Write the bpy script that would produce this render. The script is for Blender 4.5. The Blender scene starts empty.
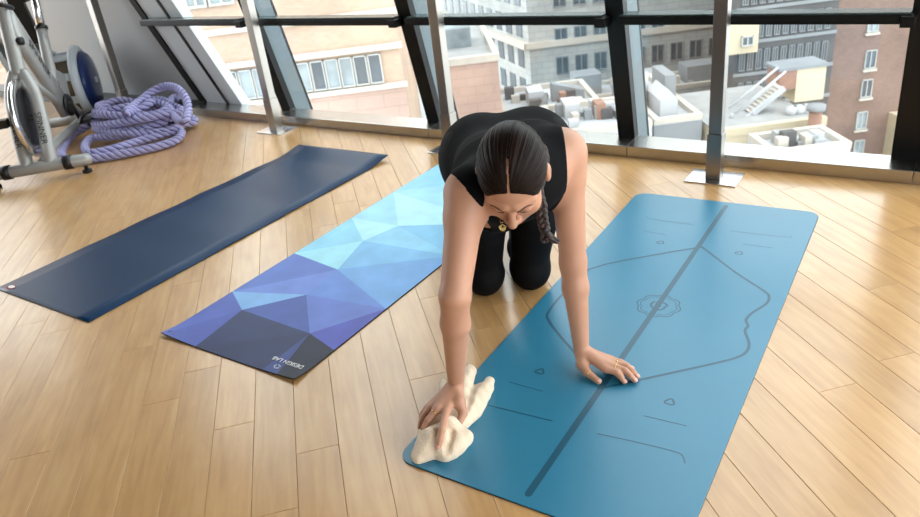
import bpy, bmesh, math, random
import numpy as np
from mathutils import Vector, Matrix

# ------------------------------------------------------------------ camera, sky, light, exposure
F_PX, YAW, PITCH, ROLL, CAM_H = 736.83, -0.6286, 0.4708, 0.1249, 1.2252
scene = bpy.context.scene
COL = scene.collection


def cam_rows():
    cy, sy = math.cos(YAW), math.sin(YAW)
    fw0 = np.array([sy, cy, 0.0]); rt0 = np.array([cy, -sy, 0.0]); up = np.array([0, 0, 1.0])
    f = fw0 * math.cos(PITCH) - up * math.sin(PITCH)
    d = -(up * math.cos(PITCH) + fw0 * math.sin(PITCH))
    r = rt0 * math.cos(ROLL) + d * math.sin(ROLL)
    dd = d * math.cos(ROLL) - rt0 * math.sin(ROLL)
    return np.array([r, dd, f])


RC = cam_rows()
EYE = np.array([0.0, 0.0, CAM_H])
cam_data = bpy.data.cameras.new('camera')
cam = bpy.data.objects.new('camera', cam_data)
COL.objects.link(cam)
m = Matrix.Identity(4)
for i in range(3):
    m[i][0], m[i][1], m[i][2], m[i][3] = RC[0][i], -RC[1][i], -RC[2][i], EYE[i]
cam.matrix_world = m
cam_data.sensor_width = 36.0
cam_data.lens = F_PX / 920 * 36.0
cam_data.clip_start, cam_data.clip_end = 0.05, 600
cam_data.dof.use_dof = True
cam_data.dof.focus_distance = 1.9
cam_data.dof.aperture_fstop = 6.3
scene.camera = cam

world = bpy.data.worlds.new('overcast_sky')
scene.world = world
world.use_nodes = True
wn = world.node_tree.nodes
wn['Background'].inputs[0].default_value = (0.93, 0.97, 1.0, 1)
wn['Background'].inputs[1].default_value = 4.4

scene.view_settings.view_transform = 'Standard'
scene.view_settings.look = 'None'
scene.view_settings.gamma = 1.0
scene.view_settings.use_curve_mapping = False
scene.view_settings.exposure = 0.0


# pixel of the photograph -> point of the place, on a horizontal level or a given plane
def ray(px, py):
    return RC.T @ np.array([(px - 460) / F_PX, (py - 258.5) / F_PX, 1.0])


def at(px, py, z=0.0):
    d = ray(px, py)
    return EYE + d * ((z - EYE[2]) / d[2])


def atY(px, py, Y):
    d = ray(px, py)
    return EYE + d * (Y / d[1])


def atdepth(px, py, t):
    return EYE + ray(px, py) * t


def atplane(px, py, P0, n):
    d = ray(px, py)
    return EYE + d * (np.dot(np.array(P0) - EYE, n) / np.dot(d, n))


# ------------------------------------------------------------------ materials
def new_mat(name):
    mt = bpy.data.materials.new(name)
    mt.use_nodes = True
    nt = mt.node_tree
    return mt, nt, nt.nodes['Principled BSDF']


def srgb(r, g, b):
    f = lambda c: (c / 255 / 12.92) if c / 255 <= 0.04045 else ((c / 255 + 0.055) / 1.055) ** 2.4
    return (f(r), f(g), f(b), 1.0)


def mat(name, col, rough=0.5, metal=0.0, var=0.0, scale=20.0, bump=0.0, bscale=None, stretch=None, coat=0.0, spec=None, sheen=0.0):
    """plain colour with optional noise variation and fine relief"""
    mt, nt, bs = new_mat(name)
    N, L = nt.nodes, nt.links
    bs.inputs['Base Color'].default_value = col
    bs.inputs['Roughness'].default_value = rough
    bs.inputs['Metallic'].default_value = metal
    if coat:
        bs.inputs['Coat Weight'].default_value = coat
        bs.inputs['Coat Roughness'].default_value = 0.15
    if spec is not None:
        bs.inputs['Specular IOR Level'].default_value = spec
    if sheen:
        bs.inputs['Sheen Weight'].default_value = sheen
    if var or bump:
        tc = N.new('ShaderNodeTexCoord')
        mp = N.new('ShaderNodeMapping')
        if stretch:
            mp.inputs['Scale'].default_value = stretch
        L.new(tc.outputs['Object'], mp.inputs['Vector'])
    if var:
        nz = N.new('ShaderNodeTexNoise'); nz.inputs['Scale'].default_value = scale; nz.inputs['Detail'].default_value = 5
        L.new(mp.outputs[0], nz.inputs['Vector'])
        hs = N.new('ShaderNodeHueSaturation')
        hs.inputs['Color'].default_value = col
        mr = N.new('ShaderNodeMapRange')
        mr.inputs['From Min'].default_value, mr.inputs['From Max'].default_value = 0.3, 0.7
        mr.inputs['To Min'].default_value, mr.inputs['To Max'].default_value = 1 - var, 1 + var
        L.new(nz.outputs['Fac'], mr.inputs['Value']); L.new(mr.outputs[0], hs.inputs['Value'])
        L.new(hs.outputs[0], bs.inputs['Base Color'])
    if bump:
        nb = N.new('ShaderNodeTexNoise'); nb.inputs['Scale'].default_value = bscale or scale * 3; nb.inputs['Detail'].default_value = 4
        L.new(mp.outputs[0], nb.inputs['Vector'])
        bp_ = N.new('ShaderNodeBump'); bp_.inputs['Strength'].default_value = bump; bp_.inputs['Distance'].default_value = 0.01
        L.new(nb.outputs['Fac'], bp_.inputs['Height']); L.new(bp_.outputs[0], bs.inputs['Normal'])
    return mt


def wood_mat():
    mt, nt, bs = new_mat('maple_plank')
    N, L = nt.nodes, nt.links
    tc = N.new('ShaderNodeTexCoord'); oi = N.new('ShaderNodeObjectInfo')
    add = N.new('ShaderNodeVectorMath'); add.operation = 'ADD'
    mul = N.new('ShaderNodeVectorMath'); mul.operation = 'SCALE'; mul.inputs['Scale'].default_value = 37.0
    cmb = N.new('ShaderNodeCombineXYZ')
    for k in range(3):
        L.new(oi.outputs['Random'], cmb.inputs[k])
    L.new(cmb.outputs[0], mul.inputs[0]); L.new(tc.outputs['Object'], add.inputs[0]); L.new(mul.outputs[0], add.inputs[1])
    mp = N.new('ShaderNodeMapping'); mp.inputs['Scale'].default_value = (1.3, 16, 10)
    L.new(add.outputs[0], mp.inputs['Vector'])
    nz = N.new('ShaderNodeTexNoise'); nz.inputs['Scale'].default_value = 3.0; nz.inputs['Detail'].default_value = 7; nz.inputs['Distortion'].default_value = 0.6
    L.new(mp.outputs[0], nz.inputs['Vector'])
    mp2 = N.new('ShaderNodeMapping'); mp2.inputs['Scale'].default_value = (2.0, 5.0, 4.0)
    L.new(add.outputs[0], mp2.inputs['Vector'])
    n2 = N.new('ShaderNodeTexNoise'); n2.inputs['Scale'].default_value = 2.5; n2.inputs['Detail'].default_value = 3
    L.new(mp2.outputs[0], n2.inputs['Vector'])
    mixn = N.new('ShaderNodeMath'); mixn.operation = 'ADD'
    sc_ = N.new('ShaderNodeMath'); sc_.operation = 'MULTIPLY'; sc_.inputs[1].default_value = 0.9
    L.new(nz.outputs['Fac'], sc_.inputs[0]); L.new(sc_.outputs[0], mixn.inputs[0])
    s2 = N.new('ShaderNodeMath'); s2.operation = 'MULTIPLY_ADD'; s2.inputs[1].default_value = 0.7; s2.inputs[2].default_value = -0.30
    L.new(n2.outputs['Fac'], s2.inputs[0]); L.new(s2.outputs[0], mixn.inputs[1])
    rp = N.new('ShaderNodeValToRGB')
    e = rp.color_ramp.elements
    e[0].position = 0.25; e[0].color = srgb(184, 139, 84)
    e[1].position = 0.80; e[1].color = srgb(208, 166, 110)
    k = e.new(0.5); k.color = srgb(197, 152, 95)
    L.new(mixn.outputs[0], rp.inputs['Fac'])
    hs = N.new('ShaderNodeHueSaturation')
    mr = N.new('ShaderNodeMapRange'); mr.inputs['To Min'].default_value, mr.inputs['To Max'].default_value = 0.93, 1.06
    L.new(oi.outputs['Random'], mr.inputs['Value']); L.new(mr.outputs[0], hs.inputs['Value']); L.new(rp.outputs[0], hs.inputs['Color'])
    L.new(hs.outputs[0], bs.inputs['Base Color'])
    bs.inputs['Roughness'].default_value = 0.34
    bs.inputs['Coat Weight'].default_value = 0.7
    bs.inputs['Coat Roughness'].default_value = 0.20
    bm_ = N.new('ShaderNodeBump'); bm_.inputs['Strength'].default_value = 0.05; bm_.inputs['Distance'].default_value = 0.004
    L.new(nz.outputs['Fac'], bm_.inputs['Height']); L.new(bm_.outputs[0], bs.inputs['Normal'])
    return mt


def glass_mat():
    mt = bpy.data.materials.new('window_glass')
    mt.use_nodes = True
    nt = mt.node_tree
    nt.nodes.clear()
    out = nt.nodes.new('ShaderNodeOutputMaterial')
    mix = nt.nodes.new('ShaderNodeMixShader')
    tr = nt.nodes.new('ShaderNodeBsdfTransparent'); tr.inputs[0].default_value = (0.96, 0.985, 0.98, 1)
    gl = nt.nodes.new('ShaderNodeBsdfGlossy'); gl.inputs['Roughness'].default_value = 0.02
    fr = nt.nodes.new('ShaderNodeFresnel')
    geo = nt.nodes.new('ShaderNodeNewGeometry')                     # same reflectance on both faces of the sheet
    ior = nt.nodes.new('ShaderNodeMath'); ior.operation = 'MULTIPLY_ADD'
    ior.inputs[1].default_value = 1 / 1.45 - 1.45; ior.inputs[2].default_value = 1.45
    nt.links.new(geo.outputs['Backfacing'], ior.inputs[0]); nt.links.new(ior.outputs[0], fr.inputs[0])
    nt.links.new(fr.outputs[0], mix.inputs[0]); nt.links.new(tr.outputs[0], mix.inputs[1]); nt.links.new(gl.outputs[0], mix.inputs[2])
    nt.links.new(mix.outputs[0], out.inputs[0])
    return mt


def attr_mat(name, attr, rough=0.5, noise=0.0, nscale=8.0, bump=0.0, bscale=300.0, spec=None):
    mt, nt, bs = new_mat(name)
    N, L = nt.nodes, nt.links
    a = N.new('ShaderNodeAttribute'); a.attribute_name = attr
    src = a.outputs['Color']
    tc = N.new('ShaderNodeTexCoord')
    if noise:
        nz = N.new('ShaderNodeTexNoise'); nz.inputs['Scale'].default_value = nscale; nz.inputs['Detail'].default_value = 5
        L.new(tc.outputs['Object'], nz.inputs['Vector'])
        hs = N.new('ShaderNodeHueSaturation')
        mr = N.new('ShaderNodeMapRange'); mr.inputs['From Min'].default_value = 0.3; mr.inputs['From Max'].default_value = 0.7
        mr.inputs['To Min'].default_value, mr.inputs['To Max'].default_value = 1 - noise, 1 + noise
        L.new(nz.outputs['Fac'], mr.inputs['Value']); hs.inputs['Saturation'].default_value = 0.88
        L.new(mr.outputs[0], hs.inputs['Value']); L.new(src, hs.inputs['Color'])
        src = hs.outputs[0]
    L.new(src, bs.inputs['Base Color'])
    bs.inputs['Roughness'].default_value = rough
    if spec is not None:
        bs.inputs['Specular IOR Level'].default_value = spec
    if bump:
        nb = N.new('ShaderNodeTexNoise'); nb.inputs['Scale'].default_value = bscale
        L.new(tc.outputs['Object'], nb.inputs['Vector'])
        b = N.new('ShaderNodeBump'); b.inputs['Strength'].default_value = bump; b.inputs['Distance'].default_value = 0.002
        L.new(nb.outputs['Fac'], b.inputs['Height']); L.new(b.outputs[0], bs.inputs['Normal'])
    return mt


def brick_mat(name, c1, c2, cm, scale=3.2, rough=0.85):
    """courses far too small to tell apart from the window"""
    mt, nt, bs = new_mat(name)
    N, L = nt.nodes, nt.links
    tc = N.new('ShaderNodeTexCoord')
    sx = N.new('ShaderNodeSeparateXYZ'); cb = N.new('ShaderNodeCombineXYZ'); ad = N.new('ShaderNodeMath')
    L.new(tc.outputs['Object'], sx.inputs[0]); L.new(sx.outputs[0], ad.inputs[0]); L.new(sx.outputs[1], ad.inputs[1])
    L.new(ad.outputs[0], cb.inputs[0]); L.new(sx.outputs[2], cb.inputs[1])
    br = N.new('ShaderNodeTexBrick')
    br.inputs['Color1'].default_value, br.inputs['Color2'].default_value, br.inputs['Mortar'].default_value = c1, c2, cm
    br.inputs['Scale'].default_value = scale; br.inputs['Mortar Size'].default_value = 0.012
    L.new(cb.outputs[0], br.inputs['Vector'])
    nz = N.new('ShaderNodeTexNoise'); nz.inputs['Scale'].default_value = 0.35; nz.inputs['Detail'].default_value = 6
    L.new(tc.outputs['Object'], nz.inputs['Vector'])
    hs = N.new('ShaderNodeHueSaturation'); mr = N.new('ShaderNodeMapRange')
    mr.inputs['From Min'].default_value = 0.3; mr.inputs['From Max'].default_value = 0.7
    mr.inputs['To Min'].default_value, mr.inputs['To Max'].default_value = 0.82, 1.15
    L.new(nz.outputs['Fac'], mr.inputs['Value']); L.new(mr.outputs[0], hs.inputs['Value']); L.new(br.outputs['Color'], hs.inputs['Color'])
    L.new(hs.outputs[0], bs.inputs['Base Color'])
    bs.inputs['Roughness'].default_value = rough
    return mt


M = {}
M['plank'] = wood_mat()
M['joint'] = mat('dark_subfloor', srgb(104, 74, 44), 0.9)
M['steel'] = mat('brushed_steel', (0.36, 0.335, 0.305, 1), 0.30, 1.0, bump=0.06, bscale=60, stretch=(1, 1, 14))
M['steel_sill'] = mat('brushed_sill', (0.46, 0.445, 0.42, 1), 0.26, 1.0, bump=0.05, bscale=60, stretch=(14, 1, 1))
M['steel_plate'] = mat('polished_plate', (0.72, 0.73, 0.75, 1), 0.22, 1.0)
M['black_frame'] = mat('black_anodised_frame', srgb(13, 14, 15), 0.42, spec=0.25)
M['grey_frame'] = mat('blue_grey_mullion', srgb(92, 106, 112), 0.45)
M['rail_top'] = mat('grey_green_rail', srgb(66, 82, 82), 0.22)
M['wall'] = mat('pale_grey_paint', srgb(194, 197, 198), 0.6, var=0.03, scale=1.5)
M['white_panel'] = mat('white_metal_panel', srgb(212, 218, 221), 0.45)
M['unseen_wall_back'] = mat('warm_grey_paint', srgb(150, 146, 140), 0.8)  # mid-grey to weaken the frontal fill off the added wall
M['ceiling'] = mat('dark_grey_ceiling_paint', srgb(96, 96, 98), 0.85)
M['skirting'] = mat('dark_skirting', srgb(66, 68, 70), 0.4)
M['glass'] = glass_mat()
M['navy_mat'] = mat('navy_rubber', srgb(11, 47, 80), 0.36, var=0.07, scale=9, bump=0.05, bscale=420, spec=0.22)
M['rubber'] = mat('black_rubber', srgb(18, 18, 20), 0.7)
M['teal_mat'] = mat('teal_rubber', srgb(47, 124, 154), 0.30, var=0.025, scale=6, bump=0.03, bscale=500, spec=0.5)
M['teal_line'] = mat('etched_teal_line', srgb(22, 82, 104), 0.34)
M['print'] = attr_mat('printed_suede', 'tint', 0.48, noise=0.10, nscale=9, bump=0.06, spec=0.3)
M['white_ink'] = mat('white_ink', srgb(235, 235, 235), 0.6)
M['red_ink'] = mat('red_ink', srgb(150, 40, 50), 0.6)
M['skin'] = mat('skin', srgb(193, 144, 116), 0.48, var=0.05, scale=14, bump=0.03, bscale=260)
M['black_knit'] = mat('black_knit', srgb(10, 10, 12), 0.85, bump=0.15, bscale=420, spec=0.12)
M['black_legging'] = mat('black_legging', srgb(7, 7, 9), 0.75, spec=0.15)
M['brow'] = mat('brown_brow', srgb(96, 66, 52), 0.8)
M['lip'] = mat('lip', srgb(186, 110, 100), 0.45)
M['gold'] = mat('gold', (0.83, 0.60, 0.22, 1), 0.25, 1.0)
M['nail'] = mat('nail', srgb(222, 170, 156), 0.3)
M['towel'] = mat('cream_fleece', srgb(238, 217, 188), 0.95, var=0.04, scale=30, bump=0.35, bscale=260, sheen=0.4)
M['lilac'] = mat('lilac_rope', srgb(168, 166, 208), 0.75, var=0.08, scale=30, bump=0.3, bscale=200)
M['violet'] = mat('violet_rope', srgb(72, 66, 120), 0.8)
M['silver'] = mat('silver_paint', srgb(162, 162, 159), 0.36, 0.2)
M['black_plastic'] = mat('black_plastic', srgb(22, 22, 24), 0.45)
M['chrome'] = mat('chrome', (0.8, 0.8, 0.8, 1), 0.12, 1.0)
M['flywheel'] = mat('dark_flywheel_web', srgb(30, 30, 32), 0.5)
M['bike_white'] = mat('white_plastic', srgb(206, 218, 226), 0.35)
M['bike_blue'] = mat('navy_plastic', srgb(26, 48, 104), 0.3)
M['slot'] = mat('smoke_brown_mesh', srgb(104, 92, 74), 0.5)
M['letter'] = mat('dark_lettering', srgb(38, 38, 40), 0.5)
# the city outside
M['tan_brick'] = brick_mat('tan_brick', srgb(178, 153, 134), srgb(170, 145, 126), srgb(176, 158, 142), 3.0)
M['pink_stone'] = brick_mat('pink_stone', srgb(172, 146, 134), srgb(169, 143, 131), srgb(158, 134, 122), 0.55)
M['pale_stone'] = brick_mat('pale_stone', srgb(164, 165, 163), srgb(158, 160, 158), srgb(138, 141, 140), 0.5)
M['grey_stone'] = mat('grey_stone', srgb(128, 131, 134), 0.85, var=0.08, scale=0.6)
M['dark_stone'] = mat('soot_dark_stone', srgb(84, 82, 82), 0.85, var=0.15, scale=0.7)
M['brown_brick'] = brick_mat('brown_brick', srgb(122, 100, 91), srgb(112, 90, 82), srgb(126, 111, 102), 3.0)
M['cream'] = mat('cream_render', srgb(186, 174, 150), 0.85, var=0.06, scale=0.9)
M['white_roof'] = mat('white_roof_coat', srgb(170, 172, 175), 0.8, var=0.08, scale=0.7)
M['roof_grey'] = mat('grey_gravel_roof', srgb(146, 146, 145), 0.9, var=0.12, scale=1.2)
M['ledge'] = mat('limestone_ledge', srgb(178, 171, 161), 0.8, var=0.05, scale=2)
M['win_dark'] = mat('dark_far_glass', srgb(74, 82, 90), 0.18, var=0.3, scale=0.9)
M['win_pale'] = mat('pale_far_glass', srgb(132, 142, 146), 0.15, var=0.3, scale=1.1)
M['win_frame'] = mat('pale_far_frame', srgb(172, 173, 171), 0.6)
M['terracotta'] = mat('terracotta', srgb(140, 108, 94), 0.8, var=0.1, scale=2)
M['asphalt'] = mat('street_asphalt', srgb(150, 150, 150), 0.9, var=0.1, scale=0.2)


# ------------------------------------------------------------------ mesh helpers
def tag(o, label=None, cat=None, group=None, kind=None):
    if label: o['label'] = label
    if cat: o['category'] = cat
    if group: o['group'] = group
    if kind: o['kind'] = kind
    return o


def empty(name, loc=(0, 0, 0), rz=0.0):
    o = bpy.data.objects.new(name, None)
    o.empty_display_size = 0.1
    o.location = [float(v) for v in loc]; o.rotation_euler = (0, 0, rz)
    COL.objects.link(o)
    return o


def link(name, me, material=None, parent=None, world_space=True):
    """a mesh as one object; world_space: its vertices are world points, kept there under the parent"""
    if material is not None and not me.materials:
        me.materials.append(material)
    o = bpy.data.objects.new(name, me)
    COL.objects.link(o)
    if parent is not None:
        o.parent = parent
        if world_space:
            q = parent
            mw = Matrix.Identity(4)
            while q is not None:
                mw = Matrix.LocRotScale(q.location, q.rotation_euler, q.scale) @ mw
                q = q.parent
            me.transform(mw.inverted())
    return o


def pyd(verts, faces, smooth=False):
    me = bpy.data.meshes.new('mesh')
    me.from_pydata([tuple(float(c) for c in v) for v in verts], [], faces)
    me.validate()
    if smooth:
        me.polygons.foreach_set('use_smooth', [True] * len(me.polygons))
    me.update()
    return me


class MB:
    def __init__(s):
        s.v, s.f, s.sm = [], [], []

    def add(s, vs, fs, smooth=False):
        b = len(s.v)
        s.v += [tuple(float(c) for c in v) for v in vs]
        s.f += [tuple(i + b for i in f) for f in fs]
        s.sm += [smooth] * len(fs)
        return s

    def box(s, x0, x1, y0, y1, z0, z1, bev=0.0):
        if not bev:
            v = [(x, y, z) for x in (x0, x1) for y in (y0, y1) for z in (z0, z1)]
            return s.add(v, [(0, 1, 3, 2), (4, 6, 7, 5), (0, 4, 5, 1), (2, 3, 7, 6), (0, 2, 6, 4), (1, 5, 7, 3)])
        bm = bmesh.new()
        bmesh.ops.create_cube(bm, size=1.0)
        for v in bm.verts:
            v.co = Vector(((x0 + x1) / 2 + v.co.x * (x1 - x0), (y0 + y1) / 2 + v.co.y * (y1 - y0), (z0 + z1) / 2 + v.co.z * (z1 - z0)))
        bmesh.ops.bevel(bm, geom=list(bm.edges), offset=bev, segments=2, affect='EDGES', profile=0.7)
        bm.verts.index_update()
        s.add([v.co for v in bm.verts], [[v.index for v in f.verts] for f in bm.faces])
        bm.free()
        return s

    def obox(s, c, ax, ay, az):
        """box from a centre and three half-axis vectors"""
        c, ax, ay, az = map(np.array, (c, ax, ay, az))
        v = [c + i * ax + j * ay + k * az for i in (-1, 1) for j in (-1, 1) for k in (-1, 1)]
        return s.add(v, [(0, 1, 3, 2), (4, 6, 7, 5), (0, 4, 5, 1), (2, 3, 7, 6), (0, 2, 6, 4), (1, 5, 7, 3)])

    def bar(s, a, b, w, h, up=(0, 0, 1)):
        a, b = np.array(a, float), np.array(b, float)
        d = (b - a) / np.linalg.norm(b - a)
        x = np.cross(d, up); x /= np.linalg.norm(x); y = np.cross(x, d)
        return s.obox((a + b) / 2, x * w / 2, y * h / 2, (b - a) / 2)

    def tube(s, pts, r, n=12, cap=True, closed=False):
        P = [np.array(q, float) for q in pts]
        R_ = r if hasattr(r, '__len__') else [r] * len(P)
        vs, fs = [], []
        prev = None
        for i, q in enumerate(P):
            if closed:
                t = P[(i + 1) % len(P)] - P[i - 1]
            else:
                t = P[min(i + 1, len(P) - 1)] - P[max(i - 1, 0)]
            t = t / (np.linalg.norm(t) + 1e-12)
            if prev is None:
                a = np.array([0, 0, 1.0]) if abs(t[2]) < 0.9 else np.array([1.0, 0, 0])
                u = np.cross(t, a)
            else:
                u = prev - t * np.dot(prev, t)
            u /= np.linalg.norm(u); prev = u
            w = np.cross(t, u)
            for k in range(n):
                an = 2 * math.pi * k / n
                vs.append(q + R_[i] * (u * math.cos(an) + w * math.sin(an)))
        m_ = len(P)
        for i in range(m_ if closed else m_ - 1):
            j = (i + 1) % m_
            for k in range(n):
                fs.append((i * n + k, i * n + (k + 1) % n, j * n + (k + 1) % n, j * n + k))
        if cap and not closed:
            fs.append(tuple(range(n - 1, -1, -1))); fs.append(tuple((m_ - 1) * n + k for k in range(n)))
        return s.add(vs, fs, True)

    def prism(s, poly, off):
        """polygon of 3-D points pushed along off"""
        n = len(poly); off = np.array(off, float)
        v = [np.array(q, float) for q in poly] + [np.array(q, float) + off for q in poly]
        return s.add(v, [tuple(range(n - 1, -1, -1)), tuple(range(n, 2 * n))] + [(i, (i + 1) % n, n + (i + 1) % n, n + i) for i in range(n)])

    def ellipsoid(s, c, rad, axes=None, n=20, m_=12):
        A = np.array(axes) if axes is not None else np.eye(3)
        vs, fs = [], []
        for j in range(m_ + 1):
            th = math.pi * j / m_
            for k in range(n):
                ph = 2 * math.pi * k / n
                l = np.array([rad[0] * math.sin(th) * math.cos(ph), rad[1] * math.sin(th) * math.sin(ph), rad[2] * math.cos(th)])
                vs.append(np.array(c) + l @ A)
        for j in range(m_):
            for k in range(n):
                fs.append((j * n + k, (j + 1) * n + k, (j + 1) * n + (k + 1) % n, j * n + (k + 1) % n))
        return s.add(vs, fs, True)

    def mesh(s):
        me = bpy.data.meshes.new('mesh')
        me.from_pydata(s.v, [], s.f)
        me.validate()
        if len(me.polygons) == len(s.sm):
            me.polygons.foreach_set('use_smooth', s.sm)
        bm = bmesh.new(); bm.from_mesh(me)
        bmesh.ops.recalc_face_normals(bm, faces=list(bm.faces))
        bm.to_mesh(me); bm.free()
        me.update()
        return me

    def build(s, name, material, parent=None, world_space=True):
        return link(name, s.mesh(), material, parent, world_space)


def text_mesh(body, size, extrude=0.0005):
    cu = bpy.data.curves.new('lettering', 'FONT')
    cu.body = body; cu.size = size; cu.align_x = 'CENTER'; cu.align_y = 'CENTER'; cu.extrude = extrude
    cu.resolution_u = 3
    o = bpy.data.objects.new('lettering', cu)
    COL.objects.link(o)
    dg = bpy.context.evaluated_depsgraph_get()
    me = bpy.data.meshes.new_from_object(o.evaluated_get(dg))
    bpy.data.objects.remove(o); bpy.data.curves.remove(cu)
    return me


def put_text(name, body, size, origin, xdir, ydir, material, parent):
    me = text_mesh(body, size)
    x = Vector(xdir).normalized(); z = x.cross(Vector(ydir)).normalized(); y = z.cross(x)
    mt = Matrix((x, y, z)).transposed().to_4x4(); mt.translation = Vector(origin)
    me.transform(mt)
    me.materials.clear()
    return link(name, me, material, parent)


def smooth_path(pts, sub=6, closed=False):
    """Catmull-Rom through the points"""
    P = [np.array(q, float) for q in pts]; n = len(P); out = []
    for i in range(n if closed else n - 1):
        g = (lambda k: P[k % n]) if closed else (lambda k: P[min(max(k, 0), n - 1)])
        p0, p1, p2, p3 = g(i - 1), g(i), g(i + 1), g(i + 2)
        for k in range(sub):
            t = k / sub
            out.append(0.5 * (2 * p1 + (p2 - p0) * t + (2 * p0 - 5 * p1 + 4 * p2 - p3) * t * t + (3 * p1 - p0 - 3 * p2 + p3) * t ** 3))
    if not closed:
        out.append(P[-1])
    return out


# ------------------------------------------------------------------ signed-distance modelling (body, cloth)
class Field:
    """grid of distances; shapes are blended in and a quad surface is drawn through zero"""

    def __init__(s, lo, hi, h):
        s.lo = np.array(lo, np.float32); s.h = h
        s.n = np.ceil((np.array(hi) - np.array(lo)) / h).astype(int) + 1
        s.d = np.full(s.n, 0.5, np.float32)

    def block(s, lo, hi):
        a = np.clip(np.floor((np.array(lo) - s.lo) / s.h).astype(int), 0, s.n)
        b = np.clip(np.ceil((np.array(hi) - s.lo) / s.h).astype(int) + 1, 0, s.n)
        if np.any(b <= a):
            return None
        sl = tuple(slice(a[i], b[i]) for i in range(3))
        g = [s.lo[i] + s.h * np.arange(a[i], b[i], dtype=np.float32) for i in range(3)]
        return sl, g[0][:, None, None], g[1][None, :, None], g[2][None, None, :]

    def mix(s, sl, v, k, op):
        d = s.d[sl]
        if op == 'add':
            hh = np.maximum(k - np.abs(d - v), 0) / max(k, 1e-6)
            s.d[sl] = np.minimum(d, v) - hh * hh * k * 0.25
        else:                       # carve
            v = -v
            hh = np.maximum(k - np.abs(d - v), 0) / max(k, 1e-6)
            s.d[sl] = np.maximum(d, v) + hh * hh * k * 0.25

    def cone(s, a, b, ra, rb, k=0.015, op='add', flat=None):
        a, b = np.array(a, np.float32), np.array(b, np.float32)
        pad = max(ra, rb) + k + 0.02
        bl = s.block(np.minimum(a, b) - pad, np.maximum(a, b) + pad)
        if bl is None: return s
        sl, X, Y, Z = bl
        ab = b - a; L2 = float(ab @ ab) + 1e-12
        t = np.clip(((X - a[0]) * ab[0] + (Y - a[1]) * ab[1] + (Z - a[2]) * ab[2]) / L2, 0, 1)
        dx, dy, dz = X - a[0] - t * ab[0], Y - a[1] - t * ab[1], Z - a[2] - t * ab[2]
        if flat is not None:          # squash: (direction, factor>1) makes the section thinner that way
            fd, ff = np.array(flat[0], np.float32), flat[1]
            c = (dx * fd[0] + dy * fd[1] + dz * fd[2]) * (ff - 1)
            dx, dy, dz = dx + c * fd[0], dy + c * fd[1], dz + c * fd[2]
        v = np.sqrt(dx * dx + dy * dy + dz * dz) - (ra + (rb - ra) * t)
        s.mix(sl, v, k, op)
        return s

    def ell(s, c, rad, axes=None, k=0.015, op='add'):
        A = np.array(axes if axes is not None else np.eye(3), np.float32)
        c = np.array(c, np.float32); r = np.array(rad, np.float32)
        pad = float(r.max()) + k + 0.02
        bl = s.block(c - pad, c + pad)
        if bl is None: return s
        sl, X, Y, Z = bl
        q = [((X - c[0]) * A[i][0] + (Y - c[1]) * A[i][1] + (Z - c[2]) * A[i][2]) for i in range(3)]
        k0 = np.sqrt(sum((q[i] / r[i]) ** 2 for i in range(3)))
        k1 = np.sqrt(sum((q[i] / r[i] ** 2) ** 2 for i in range(3))) + 1e-9
        s.mix(sl, k0 * (k0 - 1) / k1, k, op)
        return s

    def grid(s):
        return [s.lo[i] + s.h * np.arange(s.n[i], dtype=np.float32).reshape([-1 if j == i else 1 for j in range(3)]) for i in range(3)]

    def surface(s, relax=1):
        D = s.d
        neg = D < 0
        nx, ny, nz = s.n
        cnt = np.zeros((nx - 1, ny - 1, nz - 1), np.uint8)
        for i in (0, 1):
            for j in (0, 1):
                for k in (0, 1):
                    cnt += neg[i:nx - 1 + i, j:ny - 1 + j, k:nz - 1 + k]
        act = np.argwhere((cnt > 0) & (cnt < 8))
        idx = np.full(cnt.shape, -1, np.int32)
        idx[act[:, 0], act[:, 1], act[:, 2]] = np.arange(len(act))
        C = {}
        for i in (0, 1):
            for j in (0, 1):
                for k in (0, 1):
                    C[(i, j, k)] = D[act[:, 0] + i, act[:, 1] + j, act[:, 2] + k]
        acc = np.zeros((len(act), 3), np.float32); num = np.zeros(len(act), np.float32)
        for ax in range(3):
            for u in (0, 1):
                for w in (0, 1):
                    a = [0, 0, 0]; o = [q for q in range(3) if q != ax]
                    a[o[0]], a[o[1]] = u, w
                    b = list(a); b[ax] = 1
                    va, vb = C[tuple(a)], C[tuple(b)]
                    cr = (va < 0) != (vb < 0)
                    t = np.where(cr, va / np.where(np.abs(va - vb) < 1e-12, 1, va - vb), 0)
                    p_ = np.tile(np.array(a, np.float32), (len(act), 1)); p_[:, ax] = t
                    acc[cr] += p_[cr]; num[cr] += 1
        V = s.lo + s.h * (act + acc / num[:, None])
        Q = []
        for ax in range(3):
            o = [(ax + 1) % 3, (ax + 2) % 3]
            sl0 = [slice(None)] * 3; sl1 = [slice(None)] * 3
            sl0[ax] = slice(0, -1); sl1[ax] = slice(1, None)
            for q in o:
                sl0[q] = slice(1, -1); sl1[q] = slice(1, -1)
            n0, n1 = neg[tuple(sl0)], neg[tuple(sl1)]
            e = np.argwhere(n0 != n1)
            flip = n0[e[:, 0], e[:, 1], e[:, 2]]
            base = e.copy()
            for q in o:
                base[:, q] += 1
            def cell(du, dw):
                c = base.copy(); c[:, o[0]] -= du; c[:, o[1]] -= dw
                return idx[c[:, 0], c[:, 1], c[:, 2]]
            q4 = np.stack([cell(1, 1), cell(0, 1), cell(0, 0), cell(1, 0)], 1)
            q4[~flip] = q4[~flip][:, ::-1]
            Q.append(q4)
        Q = np.concatenate(Q)
        Q = Q[(Q >= 0).all(1)]
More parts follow.
